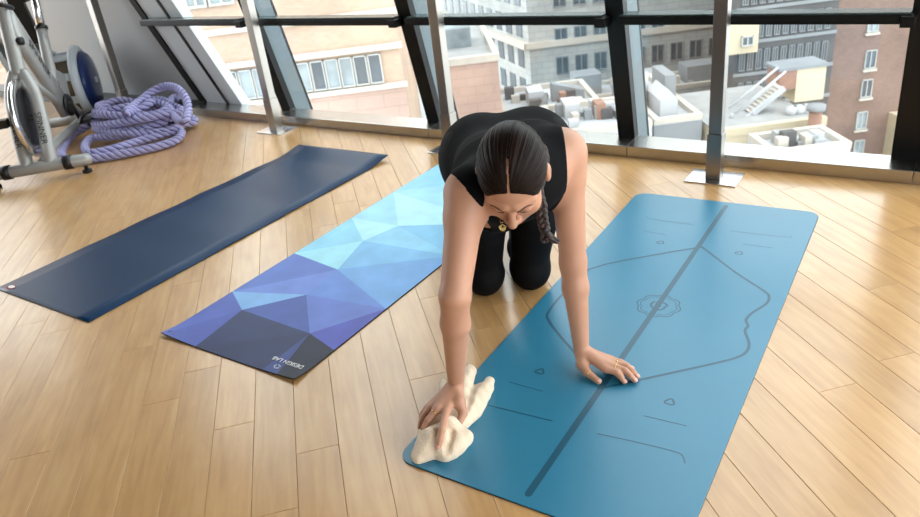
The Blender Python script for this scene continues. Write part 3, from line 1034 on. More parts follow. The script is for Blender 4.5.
TRI = [('cl', 'j1', 'b', (62, 84, 176)), ('cl', 'b', 'a', (66, 92, 184)), ('j1', 'j2', 'd', (36, 50, 94)), ('j1', 'd', 'b', (38, 54, 100)), ('j2', 'j3', 'd', (44, 66, 134)),
       ('j3', 'cr', 'h', (24, 30, 54)), ('j3', 'h', 'd', (26, 34, 60)), ('b', 'd', 'c', (54, 84, 168)), ('a', 'b', 'c', (112, 172, 228)),
       ('d', 'h', 'g', (58, 72, 180)), ('d', 'g', 'c', (80, 112, 200)), ('a', 'c', 'e', (92, 128, 212)), ('a', 'e', 'f', (72, 110, 196)),
       ('c', 'g', 'e', (78, 128, 210)), ('e', 'g', 'ri', (92, 160, 222)), ('f', 'e', 'k', (150, 222, 238)), ('f', 'k', 'l', (128, 206, 234)),
       ('e', 'ri', 'k', (104, 180, 228)), ('k', 'ri', 'm', (126, 200, 234)), ('l', 'k', 'm', (166, 226, 240)), ('l', 'm', 'n', (146, 214, 238)),
       ('m', 'ri', 'rq', (112, 190, 230)), ('n', 'm', 'rq', (170, 228, 242)), ('n', 'rq', 'tr', (150, 216, 238)), ('n', 'tr', 'tl', (134, 208, 236))]


def blue_z(x, y):
    # the near edge lifts a touch at its corners
    t = max(0.0, 1 - (y - my0) / 0.10)
    ex = abs((x - (mx0 + mx1) / 2) / ((mx1 - mx0) / 2)) ** 3
    return 0.0005 + 0.010 * t * t * ex


blue = empty('yoga_mat', (-1.756, 1.99, 0)); tag(blue, 'yoga mat printed with blue triangles, dark near end to pale far end', 'yoga mat')
bm = bmesh.new()
lay = bm.loops.layers.float_color.new('tint')
cache = {}


def bv(k_):
    if k_ not in cache:
        cache[k_] = bm.verts.new((Q[k_][0], Q[k_][1], 0))
    return cache[k_]


for a_, b_, c_, col in TRI:
    try:
        f = bm.faces.new((bv(a_), bv(b_), bv(c_)))
    except ValueError:
        continue
    for lp in f.loops:
        lp[lay] = srgb(*col)
bmesh.ops.subdivide_edges(bm, edges=list(bm.edges), cuts=7, use_grid_fill=True)
bmesh.ops.recalc_face_normals(bm, faces=list(bm.faces))
for v in bm.verts:
    v.co.z = blue_z(v.co.x, v.co.y) + 0.0036
for f in bm.faces:
    if f.normal.z < 0: f.normal_flip()
me = bpy.data.meshes.new('print'); bm.to_mesh(me); bm.free()
link('printed_face', me, M['print'], blue)
vs, fs = strip_mat(mx0 - 0.001, mx1 + 0.001, my0 - 0.001, my1 + 0.001, blue_z, 0.0032, 20, 50)
link('rubber_backing', pyd(vs, fs, True), M['rubber'], blue)
tc_ = at(288, 362.5, 0.006)
put_text('lettering', 'DESIGN LAB', 0.023, tc_ + [0, 0, 0.0005], (-1, 0, 0), (0, -1, 0), M['white_ink'], blue)
tcc = at(277, 366.5, 0.006)
for a0 in (0.2, 2.3, 4.4):
    MB().tube([tcc + np.array([0.010 * math.cos(a0 + t), 0.008 * math.sin(a0 + t), 0]) for t in np.linspace(0, 1.6, 8)], 0.0013, 6).build('logo_stroke', M['white_ink'], blue)

# teal mat with the etched guide lines
MR = 0.0235; TX, TY, TW, TL_ = -0.986, 0.990, 0.688, 1.721
cM, sM = math.cos(MR), math.sin(MR)


def tm(u, v, z):
    return np.array([TX + u * cM - v * sM, TY + u * sM + v * cM, z])


teal = empty('yoga_mat', tm(TW / 2, TL_ / 2, 0)); tag(teal, 'teal yoga mat with etched guide lines under the woman\'s hands', 'yoga mat')


def rrect(w, h, r, ins=0.0, n=8):
    pts = []
    for cx, cy, a0 in ((w - r, h - r, 0), (r, h - r, 90), (r, r, 180), (w - r, r, 270)):
        for k in range(n + 1):
            a_ = math.radians(a0 + 90 * k / n)
            pts.append((cx + (r - ins) * math.cos(a_), cy + (r - ins) * math.sin(a_)))
    return pts


ring = rrect(TW, TL_, 0.045)
ring2 = rrect(TW, TL_, 0.045, 0.0012)
mb = MB()
n = len(ring)
vs = [tm(u, v, 0.0028) for u, v in ring] + [tm(u, v, 0.0038) for u, v in ring] + [tm(u, v, 0.0046) for u, v in ring2]
fs = [tuple(range(2 * n, 3 * n))] + [(i, (i + 1) % n, n + (i + 1) % n, n + i) for i in range(n)] + [(n + i, n + (i + 1) % n, 2 * n + (i + 1) % n, 2 * n + i) for i in range(n)] + [tuple(range(n - 1, -1, -1))]
MB().add(vs, fs).build('mat_sheet', M['teal_mat'], teal)
vs = [tm(u, v, 0.0) for u, v in ring] + [tm(u, v, 0.0028) for u, v in ring]
MB().add(vs, [tuple(range(n - 1, -1, -1)), tuple(range(n, 2 * n))] + [(i, (i + 1) % n, n + (i + 1) % n, n + i) for i in range(n)]).build('rubber_backing', M['rubber'], teal)
TZ = 0.0046


def ribbon(pix, width, name, sub=0, closed=False, lift=0.0003):
    """flat etched line on the mat, through photographed points"""
    P = [at(x, y, TZ) for x, y in pix]
    if sub:
        P = smooth_path(P, sub, closed)
    vs, fs = [], []
    m_ = len(P)
    for i, q in enumerate(P):
        t = (P[(i + 1) % m_] - P[i - 1]) if closed else P[min(i + 1, m_ - 1)] - P[max(i - 1, 0)]
        nn = np.array([-t[1], t[0], 0]); nn /= np.linalg.norm(nn)
        vs += [q + nn * width / 2, q - nn * width / 2]
    vs = [np.array([v[0], v[1], TZ + lift]) for v in vs]
    fs = [(2 * i, 2 * i + 1, 2 * i + 3, 2 * i + 2) for i in range(m_ - 1)]
    if closed:
        fs.append((2 * m_ - 2, 2 * m_ - 1, 1, 0))
    mb = MB().add(vs, fs)
    if not closed and width > 0.006:
        for q in (P[0], P[-1]):
            mb.add([q + np.array([math.cos(a_) * width / 2, math.sin(a_) * width / 2, 0.0002]) for a_ in np.linspace(0, 2 * math.pi, 13)[:-1]], [tuple(range(12))])
    return mb.build(name, M['teal_line'], teal)


ribbon([(528.5, 494), (726, 206)], 0.017, 'centre_line', lift=0.0005)
ribbon([(702, 247), (735, 272), (764, 291), (769, 297), (766, 304), (752, 313), (746, 320), (748, 326), (745, 331), (749, 343), (747, 351), (738, 357), (716, 363), (637, 380.5), (603, 388)], 0.0085, 'alignment_line', 4)
ribbon([(702, 247), (660, 254), (590, 269), (562, 295), (548, 313), (549, 321), (560, 336), (574, 352), (603, 388)], 0.0085, 'alignment_line', 4)
for seg, nm in (([(509, 382), (543, 391.5)], 'short_line'), ([(487, 405), (552.5, 421)], 'long_line'), ([(643.7, 415.8), (686.7, 426)], 'short_line'),
                ([(597, 433.5), (640, 443), (676, 452), (683, 457), (685, 463.4)], 'long_line'), ([(646, 217), (652, 219), (694.5, 225)], 'long_line'),
                ([(642.4, 231), (665.7, 234.7)], 'short_line'), ([(730, 231), (785, 237), (791, 236.3)], 'long_line'), ([(742, 244), (773, 248)], 'short_line')):
    ribbon(seg, 0.0032, nm, 4 if len(seg) > 2 else 0)
for x, y, s_ in ((540, 371.5, 1), (669.8, 402, 1), (660.6, 242.5, 1), (739, 253, 1)):
    c_ = at(x, y, TZ)
    pp = []
    for k in range(18):
        a_ = 2 * math.pi * k / 18
        r_ = 0.011 * (1 + 0.18 * math.cos(3 * (a_ - math.pi / 2)))
        pp.append(c_ + np.array([r_ * math.cos(a_), r_ * math.sin(a_), 0]))
    pv = RC @ (np.array(pp) - EYE).T
    ribbon(list(zip(460 + F_PX * pv[0] / pv[2], 258.5 + F_PX * pv[1] / pv[2])), 0.0052, 'marker', 0, True)
c_ = at(658.5, 305.8, TZ)


def star(r0, amp, w, nm, lobes=8, tw=0.0):
    pp = [c_ + np.array([(r0 + amp * abs(math.cos(lobes / 2 * (a_ + tw)))) * math.cos(a_), (r0 + amp * abs(math.cos(lobes / 2 * (a_ + tw)))) * math.sin(a_), 0]) for a_ in np.linspace(0, 2 * math.pi, 65)[:-1]]
    pv = RC @ (np.array(pp) - EYE).T
    ribbon(list(zip(460 + F_PX * pv[0] / pv[2], 258.5 + F_PX * pv[1] / pv[2])), w, nm, 0, True)


star(0.058, 0.009, 0.0040, 'emblem_ring')
star(0.050, 0.006, 0.0026, 'emblem_ring')
for a0, r_ in ((0.3, 0.026), (2.4, 0.026), (4.5, 0.026)):
    pp = [c_ + np.array([r_ * (1 - .25 * t) * math.cos(a0 + 1.9 * t), r_ * (1 - .25 * t) * math.sin(a0 + 1.9 * t), 0]) for t in np.linspace(0, 1, 10)]
    pv = RC @ (np.array(pp) - EYE).T
    ribbon(list(zip(460 + F_PX * pv[0] / pv[2], 258.5 + F_PX * pv[1] / pv[2])), 0.0075, 'emblem_swirl')
MB().add([c_ + np.array([0.009 * math.cos(a_), 0.009 * math.sin(a_), 0.0004]) for a_ in np.linspace(0, 2 * math.pi, 17)[:-1]], [tuple(range(16))]).build('emblem_dot', M['teal_line'], teal)

# ------------------------------------------------------------------ cream cleaning cloth under her right hand
fd = Field((-1.16, 0.93, 0.003), (-0.74, 1.40, 0.16), 0.0025)
A3 = lambda x, y, z: at(x, y, z)
FOLD = [((424, 453, .014), (452, 447, .020), .022, .026), ((419, 458, .010), (432, 440, .030), .016, .026), ((432, 440, .030), (450, 424, .054), .026, .017),
        ((450, 424, .054), (465, 437, .026), .017, .017), ((465, 437, .024), (446, 455, .014), .017, .018), ((438, 438, .03), (456, 441, .024), .028, .026),
        ((420, 452, .012), (425, 436, .026), .016, .018), ((434, 420, .02), (446, 412, .03), .026, .028), ((425, 432, .014), (440, 418, .02), .020, .024),
        ((452, 402, .03), (470, 371, .036), .024, .014), ((470, 371, .036), (464, 396, .03), .013, .020), ((464, 419, .020), (490, 381, .026), .022, .013),
        ((473, 412, .018), (487, 389, .024), .022, .017), ((456, 425, .02), (472, 406, .022), .024, .024), ((447, 398, .022), (443, 383, .018), .020, .010), ((458, 405, .02), (478, 392, .02), .022, .018)]
for a_, b_, ra, rb in FOLD:
    fd.cone(A3(*a_), A3(*b_), ra, rb, 0.016)
# creases between the folds
for a_, b_, r_ in (((452, 432, .052), (446, 452, .036), .005), ((476, 372, .045), (466, 412, .050), .006), ((430, 446, .048), (436, 432, .058), .005), ((482, 398, .046), (470, 420, .046), .005)):
    fd.cone(A3(*a_), A3(*b_), r_, r_, 0.012, 'carve')
X_, Y_, Z_ = fd.grid()
fd.d += (0.0011 * np.sin(X_ * 150 + Y_ * 90) * np.sin(Y_ * 120 - X_ * 60) + 0.0005 * np.sin(X_ * 620 + Z_ * 300) * np.sin(Y_ * 580) * np.sin(Z_ * 600)).astype(np.float32)
fd.d = np.maximum(fd.d, (0.0052 - Z_).astype(np.float32))
V_, Q_ = fd.surface(1)
cloth = link('cleaning_cloth', quad_mesh(V_, Q_), M['towel'])
tag(cloth, 'crumpled cream fleece cloth under the hand at the mat corner', 'cloth')

# ------------------------------------------------------------------ lilac rope in a heap
rp = []
front = [(93, 121, .10), (84, 128, .06), (73, 135, .03), (63, 149, .03), (63, 157, .03), (78, 160, .028), (110, 156, .028), (142, 150, .028), (166, 144, .028), (179, 138, .028),
         (181, 131, .035), (168, 133, .05), (140, 141, .05), (112, 149, .05), (90, 153, .045), (85, 146, .045), (92, 138, .05), (110, 137, .06), (140, 134, .06), (172, 126, .05), (194, 122, .04)]
rp += [at(*q) for q in front]
# broad flat coils stacked on one another
cc = at(143, 126, 0.05)
e1 = at(190, 121, 0.05) - cc; e2 = at(147, 108, 0.05) - cc
e2 = e2 / np.linalg.norm(e2)
turns = [(1.00, .30, .05, 0, 0), (.97, .27, .09, -.02, .01), (.93, .26, .12, .0, -.01), (.80, .22, .15, -.10, .0), (.58, .16, .18, -.22, -.01), (.45, .11, .19, -.30, -.01)]
NT = 12
for ti, (ea, eb, zz, du, dv) in enumerate(turns):
    for k in range(NT):
        a_ = 0.25 + 2 * math.pi * k / NT
        wob = 1 + 0.05 * math.sin(3 * a_ + ti * 1.7)
        z_next = turns[min(ti + 1, len(turns) - 1)][2]
        q = cc + e1 * (ea * wob * math.cos(a_) + du) + e2 * (eb * math.sin(a_) + dv)
        rp.append(np.array([q[0], q[1], zz + (z_next - zz) * k / NT + 0.018 * math.sin(2 * a_ + ti * 2.1)]))
rp += [at(*q) for q in [(126, 113, .21), (140, 101, .22), (153, 91, .25), (166, 86, .27), (178, 89, .27), (186, 99, .23), (188, 112, .18), (184, 122, .15), (176, 118, .14), (170, 108, .15), (172, 99, .16), (179, 98, .16), (183, 104, .14)]]
P = np.array(smooth_path(rp, 10))
seg = np.linalg.norm(np.diff(P, axis=0), axis=1); S = np.concatenate([[0], np.cumsum(seg)])
st = np.arange(0, S[-1], 0.011)
P = np.stack([np.interp(st, S, P[:, i]) for i in range(3)], 1)
T_ = np.gradient(P, axis=0); T_ /= np.linalg.norm(T_, axis=1)[:, None]
U_ = np.zeros_like(P); u = np.cross(T_[0], [0, 0, 1.0])
for i in range(len(P)):
    u = u - T_[i] * (u @ T_[i]); u /= np.linalg.norm(u); U_[i] = u
W_ = np.cross(T_, U_)
rope = empty('battle_rope', (cc[0], cc[1], 0)); tag(rope, 'thick lilac rope heaped in loose coils by the exercise bike', 'rope')
RR = 0.0245
for k in range(3):
    ph = 2 * math.pi * (st / 0.118) + 2 * math.pi * k / 3
    c_ = P + RR * 0.50 * (np.cos(ph)[:, None] * U_ + np.sin(ph)[:, None] * W_)
    MB().tube(c_, RR * 0.56, 8).build('strand', M['lilac'], rope)
for k in range(3):
    ph = 2 * math.pi * (st / 0.118) + math.pi / 3 + 2 * math.pi * k / 3
    MB().tube(P + RR * 0.74 * (np.cos(ph)[:, None] * U_ + np.sin(ph)[:, None] * W_), RR * 0.17, 6).build('tracer', M['violet'], rope)
for q in (0, -1):
    MB().tube([P[q] - T_[q] * 0.025, P[q] + T_[q] * 0.03], RR * 1.12, 14).build('end_cap', M['rubber'], rope)

# ------------------------------------------------------------------ exercise bike at the left edge
B0 = np.array([-4.19, 1.92, 0.0]); bn = np.array([0.70, 0.714, 0.0]); bn /= np.linalg.norm(bn); ba = np.array([-bn[1], bn[0], 0.0])


def bk(s_, l, z):
    return B0 + ba * s_ + bn * l + np.array([0, 0, z])


bike = empty('exercise_bike', B0); tag(bike, 'silver indoor cycling bike at the left edge, lettered on the frame', 'exercise bike')
MB().tube([bk(0.012, -.29, .070), bk(0, -.27, .074), bk(0, .25, .074), bk(0.012, .265, .072)], [.028, .034, .034, .030], 16).build('front_stabiliser', M['silver'], bike)
for l in (-.25, .235):
    f = MB().tube([bk(.0, l, 0.0), bk(.0, l, .016)], .026, 14); f.tube([bk(0, l, .016), bk(0, l, .05)], .011, 10)
    f.build('levelling_foot', M['rubber'], bike)
for l in (-.17, .155):
    MB().tube([bk(0, l - .022, .074), bk(0, l + .022, .074)], .040, 16).build('transport_wheel_clamp', M['black_plastic'], bike)
for sg in (-1, 1):
    leg = [bk(.005, sg * .062, .075), bk(.055, sg * .066, .20), bk(.105, sg * .066, .32), bk(.150, sg * .062, .42), bk(.185, sg * .045, .49), bk(.225, sg * .016, .555)]
    lg = MB().tube(smooth_path(leg, 4), .036, 14).build('fork_leg', M['silver'], bike)
    d_ = leg[3] - leg[1]
    face = np.cross(d_, bn); face = face / np.linalg.norm(face)
    if face @ ba > 0: face = -face
    put_text('lettering', 'SPINNER', 0.046, (leg[1] + leg[2]) / 2 + face * 0.0365, -d_, np.cross(face, -d_ / np.linalg.norm(d_)), M['letter'], lg)
# flywheel between the fork legs
wc = bk(.115, 0, .325)
fw = MB()
rings = [(.205, -.012), (.215, -.010), (.215, .010), (.205, .012)]
vs, fs = [], []
NW = 48
for r_, l in [(.155, -.011), (.178, -.016)] + rings + [(.178, .016), (.155, .011), (.155, -.011)]:
    for k in range(NW):
        a_ = 2 * math.pi * k / NW
        vs.append(wc + ba * r_ * math.cos(a_) + np.array([0, 0, r_ * math.sin(a_)]) + bn * l)
for j in range(8):
    for k in range(NW):
        fs.append((j * NW + k, j * NW + (k + 1) % NW, (j + 1) * NW + (k + 1) % NW, (j + 1) * NW + k))
wheel = fw.add(vs, fs, True).build('flywheel', M['chrome'], bike)
vs = [wc + ba * .158 * math.cos(a_) + np.array([0, 0, .158 * math.sin(a_)]) for a_ in np.linspace(0, 2 * math.pi, 41)[:-1]]
MB().prism([v - bn * .006 for v in vs], bn * .012).build('wheel_disc', M['flywheel'], wheel)
MB().tube([wc - bn * .075, wc + bn * .075], .018, 12).build('axle', M['black_plastic'], bike)
MB().box(0, 0.001, 0, 0.001, 0, 0.001) if False else None
bc = bk(.05, -.115, .33)
MB().obox(bc, bn * .03, ba * .028, (0, 0, .022)).build('brake_block', M['black_plastic'], bike)
# head tube and post
MB().tube(smooth_path([bk(.215, 0, .54), bk(.262, 0, .66), bk(.315, 0, .80), bk(.34, 0, .88)], 4), [.038] * 5 + [.036] * 4 + [.035] * 4, 16).build('head_tube', M['silver'], bike)
MB().tube([bk(.34, 0, .87), bk(.40, 0, 1.05)], .024, 14).build('handlebar_post', M['chrome'], bike)
MB().tube([bk(.285, .03, .71), bk(.285, .062, .71)], .022, 12).build('adjuster_knob', M['black_plastic'], bike)
hb = [bk(.12, -.22, 1.06), bk(.28, -.24, 1.02), bk(.38, -.15, 1.03), bk(.38, .0, 1.03), bk(.38, .15, 1.03), bk(.28, .24, 1.02), bk(.12, .22, 1.06)]
MB().tube(smooth_path(hb, 5), .018, 10).build('handlebar', M['black_plastic'], bike)
gp = [bk(.36, .01, .90), bk(.30, .05, .885), bk(.22, .09, .89), bk(.16, .08, .91), bk(.17, .03, .92), bk(.26, -.02, .91)]
MB().tube(smooth_path(gp, 5), .011, 8).build('brake_cable', M['black_plastic'], bike)
# main beam, seat tube, lower stay
b0_, b1_ = bk(.36, 0, .84), bk(.76, 0, .22)
mb = MB(); dv = (b1_ - b0_) / np.linalg.norm(b1_ - b0_); up_ = np.cross(bn, dv)
prof = [(0, .070), (.25, .078), (.6, .066), (1, .080)]
vs, fs = [], []
for t, hw in prof:
    q = b0_ + (b1_ - b0_) * t
    for k in range(16):
        a_ = 2 * math.pi * k / 16
        ca, sa = math.cos(a_), math.sin(a_)
        vs.append(q + up_ * hw * math.copysign(abs(ca) ** .6, ca) + bn * .032 * math.copysign(abs(sa) ** .6, sa))
for j in range(3):
    for k in range(16):
        fs.append((j * 16 + k, j * 16 + (k + 1) % 16, (j + 1) * 16 + (k + 1) % 16, (j + 1) * 16 + k))
fs += [tuple(range(16)), tuple(48 + k for k in range(16))]
beam = mb.add(vs, fs, True).build('main_beam', M['silver'], bike)
put_text('lettering', 'SPINNER', 0.070, b0_ + (b1_ - b0_) * .44 + bn * .0335, dv, -up_ if (-up_)[2] > 0 else up_, M['letter'], beam)
MB().tube([bk(.70, 0, .36), bk(.755, 0, .47), bk(.80, 0, .56), bk(.87, 0, .70)], [.034, .034, .032, .031], 14).build('seat_tube', M['silver'], bike)
MB().tube([bk(.868, 0, .695), bk(.876, 0, .712)], .037, 14).build('seat_collar', M['black_plastic'], bike)
MB().tube([bk(.87, 0, .70), bk(1.0, 0, .98)], .024, 12).build('seat_post', M['chrome'], bike)
MB().prism([bk(.70, -.025, .20), bk(.78, -.025, .46), bk(.92, -.025, .40), bk(.86, -.025, .20)], bn * .05).build('rear_gusset', M['silver'], bike)
MB().tube([bk(.03, 0, .075), bk(.40, 0, .10), bk(1.10, 0, .075)], .026, 12).build('lower_stay', M['silver'], bike)
MB().tube([bk(.84, 0, .24), bk(1.12, 0, .07)], .026, 12).build('rear_stay', M['silver'], bike)
MB().tube([bk(1.12, -.24, .062), bk(1.12, .24, .062)], .032, 14).build('rear_stabiliser', M['silver'], bike)
MB().ellipsoid(bk(1.02, 0, 1.02), (.14, .085, .035), [ba, bn, (0, 0, 1)]).build('saddle', M['black_plastic'], bike)
MB().tube([bk(.25, 0, .55), bk(.84, 0, .17)], .021, 12).build('down_tube', M['silver'], bike)
MB().ellipsoid(bk(.74, .04, .24), (.085, .02, .07), [ba, bn, (0, 0, 1)]).build('chain_guard', M['black_plastic'], bike)
MB().bar(bk(.66, .075, .27), bk(.72, .085, .14), .022, .014).build('crank_arm', M['black_plastic'], bike)
for dq in ((0, 0, 0), (.05, 0, 0)):
    pass
pd = bk(.72, .13, .135)
MB().obox(pd, ba * .05, bn * .045, (0, 0, .012)).build('pedal', M['black_plastic'], bike)
MB().tube(smooth_path([pd + ba * -.05 + bn * -.04, pd + ba * -.09 + [0, 0, .05], pd + ba * -.05 + bn * .04 + [0, 0, .06], pd + ba * .0 + bn * .045], 4), .012, 8).build('toe_cage', M['black_plastic'], bike)

# second machine behind it: white drum frame with a navy disc
D0 = at(80, 82, 0.25)
da = EU * 0.98 + EV * 0.19; da /= np.linalg.norm(da); db = np.cross([0, 0, 1.0], da)
rower = empty('exercise_machine', (D0[0], D0[1], 0)); tag(rower, 'white exercise machine with a navy disc behind the silver bike', 'exercise machine')


def hoop(off, r, tr, nm, mt):
    P = [D0 + da * off + db * r * math.cos(a_) + np.array([0, 0, r * math.sin(a_)]) for a_ in np.linspace(0, 2 * math.pi, 33)[:-1]]
    MB().tube(P, tr, 10, closed=True).build(nm, mt, rower)


def drum(o0, o1, r, nm, mt, bulge=0.0):
    vs, fs = [], []
    pr_ = [(0.02, o0), (r, o0), (r, o1), (r * .9, o1 + bulge * .7), (r * .5, o1 + bulge), (0.02, o1 + bulge)]
    for r_, of in pr_:
        for k in range(32):
            a_ = 2 * math.pi * k / 32
            vs.append(D0 + da * of + db * r_ * math.cos(a_) + np.array([0, 0, r_ * math.sin(a_)]))
    for j in range(len(pr_) - 1):
        for k in range(32):
            fs.append((j * 32 + k, j * 32 + (k + 1) % 32, (j + 1) * 32 + (k + 1) % 32, (j + 1) * 32 + k))
    fs += [tuple(range(32)), tuple((len(pr_) - 1) * 32 + k for k in range(32))]
    MB().add(vs, fs, True).build(nm, mt, rower)


drum(-.13, .05, .195, 'drum', M['slot'])
drum(.055, .075, .205, 'disc', M['bike_blue'], 0.03)
MB().tube([D0 + da * .10, D0 + da * .118], .02, 12).build('hub', M['bike_white'], rower)
hoop(.030, .222, .032, 'hoop', M['bike_white']); hoop(-.135, .220, .028, 'hoop', M['bike_white'])
for k in range(8):
    a_ = math.pi * (0.13 + k / 4)
    rr_ = db * math.cos(a_) + np.array([0, 0, math.sin(a_)])
    MB().bar(D0 + rr_ * .207 - da * .13, D0 + rr_ * .207 + da * .04, .05, .018, rr_).build('cross_bar', M['bike_white'], rower)
MB().bar(D0 - da * .16 + [0, 0, -.24], D0 - da * .19 + [0, 0, .30], .05, .07).build('upright', M['bike_white'], rower)
MB().bar(D0 - da * .18 + [0, 0, .22], D0 - da * .22 + [0, 0, .62], .05, .085).build('mast', M['black_plastic'], rower)
MB().obox(D0 - da * .20 + [0, 0, .62], da * .06, db * .05, (0, 0, .045)).build('console', M['black_plastic'], rower)
MB().box(D0[0] - .10, D0[0] + .26, D0[1] - .06, D0[1] + .06, 0, .06, .01).build('base_beam', M['skirting'], rower)

# ------------------------------------------------------------------ the kneeling woman
NP_ = lambda *a: np.array(a, float)
SL, SR = NP_(-.786, 1.572, .600), NP_(-.892, 1.290, .588)            # her left / right shoulder
EL, ER = atdepth(573, 262, 1.935), atdepth(455, 296, 1.66)
WL, WR = at(581.5, 351, .056), at(456, 384, .095)
PEL, WST, CHE, NEK = NP_(-1.115, 1.845, .456), NP_(-1.01, 1.675, .506), NP_(-.905, 1.525, .556), NP_(-.833, 1.425, .598)
LH = NP_(.80, .60, 0); LS = (SL - SR) / np.linalg.norm(SL - SR)      # sideways at hips / shoulders
HL, HR = PEL + LH * .088, PEL - LH * .088
KL, KR = NP_(-1.082, 1.874, .066), NP_(-1.206, 1.784, .066)
back_ = NP_(-.56, .83, 0)
AL, AR = KL + back_ * .40 + [0, 0, -.02], KR + back_ * .40 + [0, 0, -.02]
HC = atdepth(512.5, 175, 1.63)                                         # middle of the head
hdir = NP_(.513, -.858, 0) * .985 + NP_(-.809, -.588, 0) * .15; hdir /= np.linalg.norm(hdir)
TILT = math.radians(47)
nf = hdir * math.cos(TILT) - NP_(0, 0, 1) * math.sin(TILT)
uf = hdir * math.sin(TILT) + NP_(0, 0, 1) * math.cos(TILT)
lf = np.cross(uf, nf) * -1.0
if lf @ EU < 0: lf = -lf
ROLLH = math.radians(-3)
lf, uf = lf * math.cos(ROLLH) + uf * math.sin(ROLLH), uf * math.cos(ROLLH) - lf * math.sin(ROLLH)
HAX = [lf, nf, uf]
H = lambda x, y, z: HC + lf * x + nf * y + uf * z


def torso(f, g=0.0):
    k = .05
    f.cone(HL, HR, .108 + g, .108 + g, k)
    for s_ in (-1, 1):
        f.cone(PEL + LH * s_ * .075 + back_ * .03, WST + (LH + LS) * .5 * s_ * .055, .108 + g, .086 + g, k)
        f.cone(WST + (LH + LS) * .5 * s_ * .055, CHE + LS * s_ * .062, .086 + g, .094 + g, k)
        f.cone(CHE + LS * s_ * .062, NEK + LS * s_ * .055 + [0, 0, -.03], .094 + g, .068 + g, k)
        f.ell(PEL + LH * s_ * .075 + back_ * .05 + [0, 0, .01], (.110 + g,) * 3, None, .05)
        f.ell(CHE + LS * s_ * .072 + NP_(.035, -.045, -.045), (.058 + g,) * 3, None, .05)
    for S_ in (SL, SR):
        f.cone(NEK + [0, 0, -.025], S_ + (NEK - S_) * .12, .072 + g, .056 + g, .04)
        f.cone(CHE, S_ + (NEK - S_) * .10, .08 + g, .050 + g, .04)
    return f


def legs(f, g=0.0):
    for H_, K_, A_ in ((HL, KL, AL), (HR, KR, AR)):
        md = H_ * .5 + K_ * .5 + NP_(.02, -.03, 0)
        f.cone(H_ + [0, 0, .0], md, .092 + g, .072 + g, .02)
        f.cone(md, K_ + [0, 0, .015], .072 + g, .056 + g, .012)
        f.ell(K_ + NP_(.012, -.018, -.008), (.054 + g,) * 3, None, .03)
        cf = K_ * .65 + A_ * .35 + [0, 0, .012]
        f.cone(K_, cf, .054 + g, .054 + g, .03)
        f.cone(cf, A_, .054 + g, .036 + g, .03)
    return f


HGRID = 0.0027
fb = Field((-1.50, 1.03, -0.004), (-.56, 2.46, .80), HGRID)
torso(fb); legs(fb)
for K_, A_ in ((KL, AL), (KR, AR)):                      # bare feet, soles up
    toe = A_ + back_ * .15 + [0, 0, -.022]
    fb.cone(A_ + [0, 0, .012], A_ + back_ * .02 + [0, 0, .02], .034, .034, .02)
    fb.cone(A_, toe, .034, .024, .02, flat=((0, 0, 1), 1.25))
    for q in range(5):
        fb.cone(toe + LH * (q - 2) * .014, toe + LH * (q - 2) * .015 + back_ * (.035 - abs(q - 1.5) * .005), .010, .008, .005)
# arms
for S_, E_, W_ in ((SL, EL, WL), (SR, ER, WR)):
    out = LS if S_ is SL else -LS
    fb.cone(S_ + out * .004, S_ * .78 + E_ * .22 + out * .004, .048, .044, .03)
    fb.cone(S_ * .78 + E_ * .22 + out * .004, E_, .0435, .034, .02)
    f1 = E_ * .72 + W_ * .28
    fb.cone(E_, f1, .0345, .0335, .015)
    fb.cone(f1, W_, .0335, .0205, .015)
# neck and head
fb.cone(NEK + [0, 0, .015], H(0, -.035, -.05), .056, .050, .03)
fb.cone(NEK + [0, 0, .01], H(0, -.005, -.06), .050, .046, .03)
fb.ell(H(0, -.012, .028), (.0735, .093, .084), HAX, .01)
fb.ell(H(0, .026, -.032), (.061, .060, .076), HAX, .02)
fb.ell(H(0, .030, -.074), (.047, .050, .042), HAX, .02)
fb.ell(H(0, .064, -.101), (.019, .016, .015), HAX, .015)
for s_ in (-1, 1):
    fb.ell(H(s_ * .036, .054, -.032), (.024, .022, .024), HAX, .02)
    fb.cone(H(s_ * .012, .082, .018), H(s_ * .046, .062, .014), .010, .009, .012)
    fb.ell(H(s_ * .032, .091, -.003), (.017, .011, .011), HAX, .008, 'carve')
    fb.ell(H(s_ * .031, .0715, -.006), (.0135, .0125, .0120), HAX, .003)
    fb.ell(H(s_ * .0765, -.010, -.012), (.009, .019, .031), HAX, .004)
    fb.ell(H(s_ * .087, -.006, -.008), (.006, .009, .017), HAX, .004, 'carve')
fb.cone(H(0, .080, .008), H(0, .104, -.028), .0075, .0085, .010)
fb.ell(H(0, .106, -.032), (.0105, .010, .0095), HAX, .006)
for s_ in (-1, 1):
    fb.ell(H(s_ * .0125, .093, -.035), (.008, .010, .007), HAX, .005)
fb.ell(H(0, .083, -.057), (.023, .011, .0065), HAX, .004)
fb.ell(H(0, .081, -.068), (.020, .011, .0070), HAX, .003)


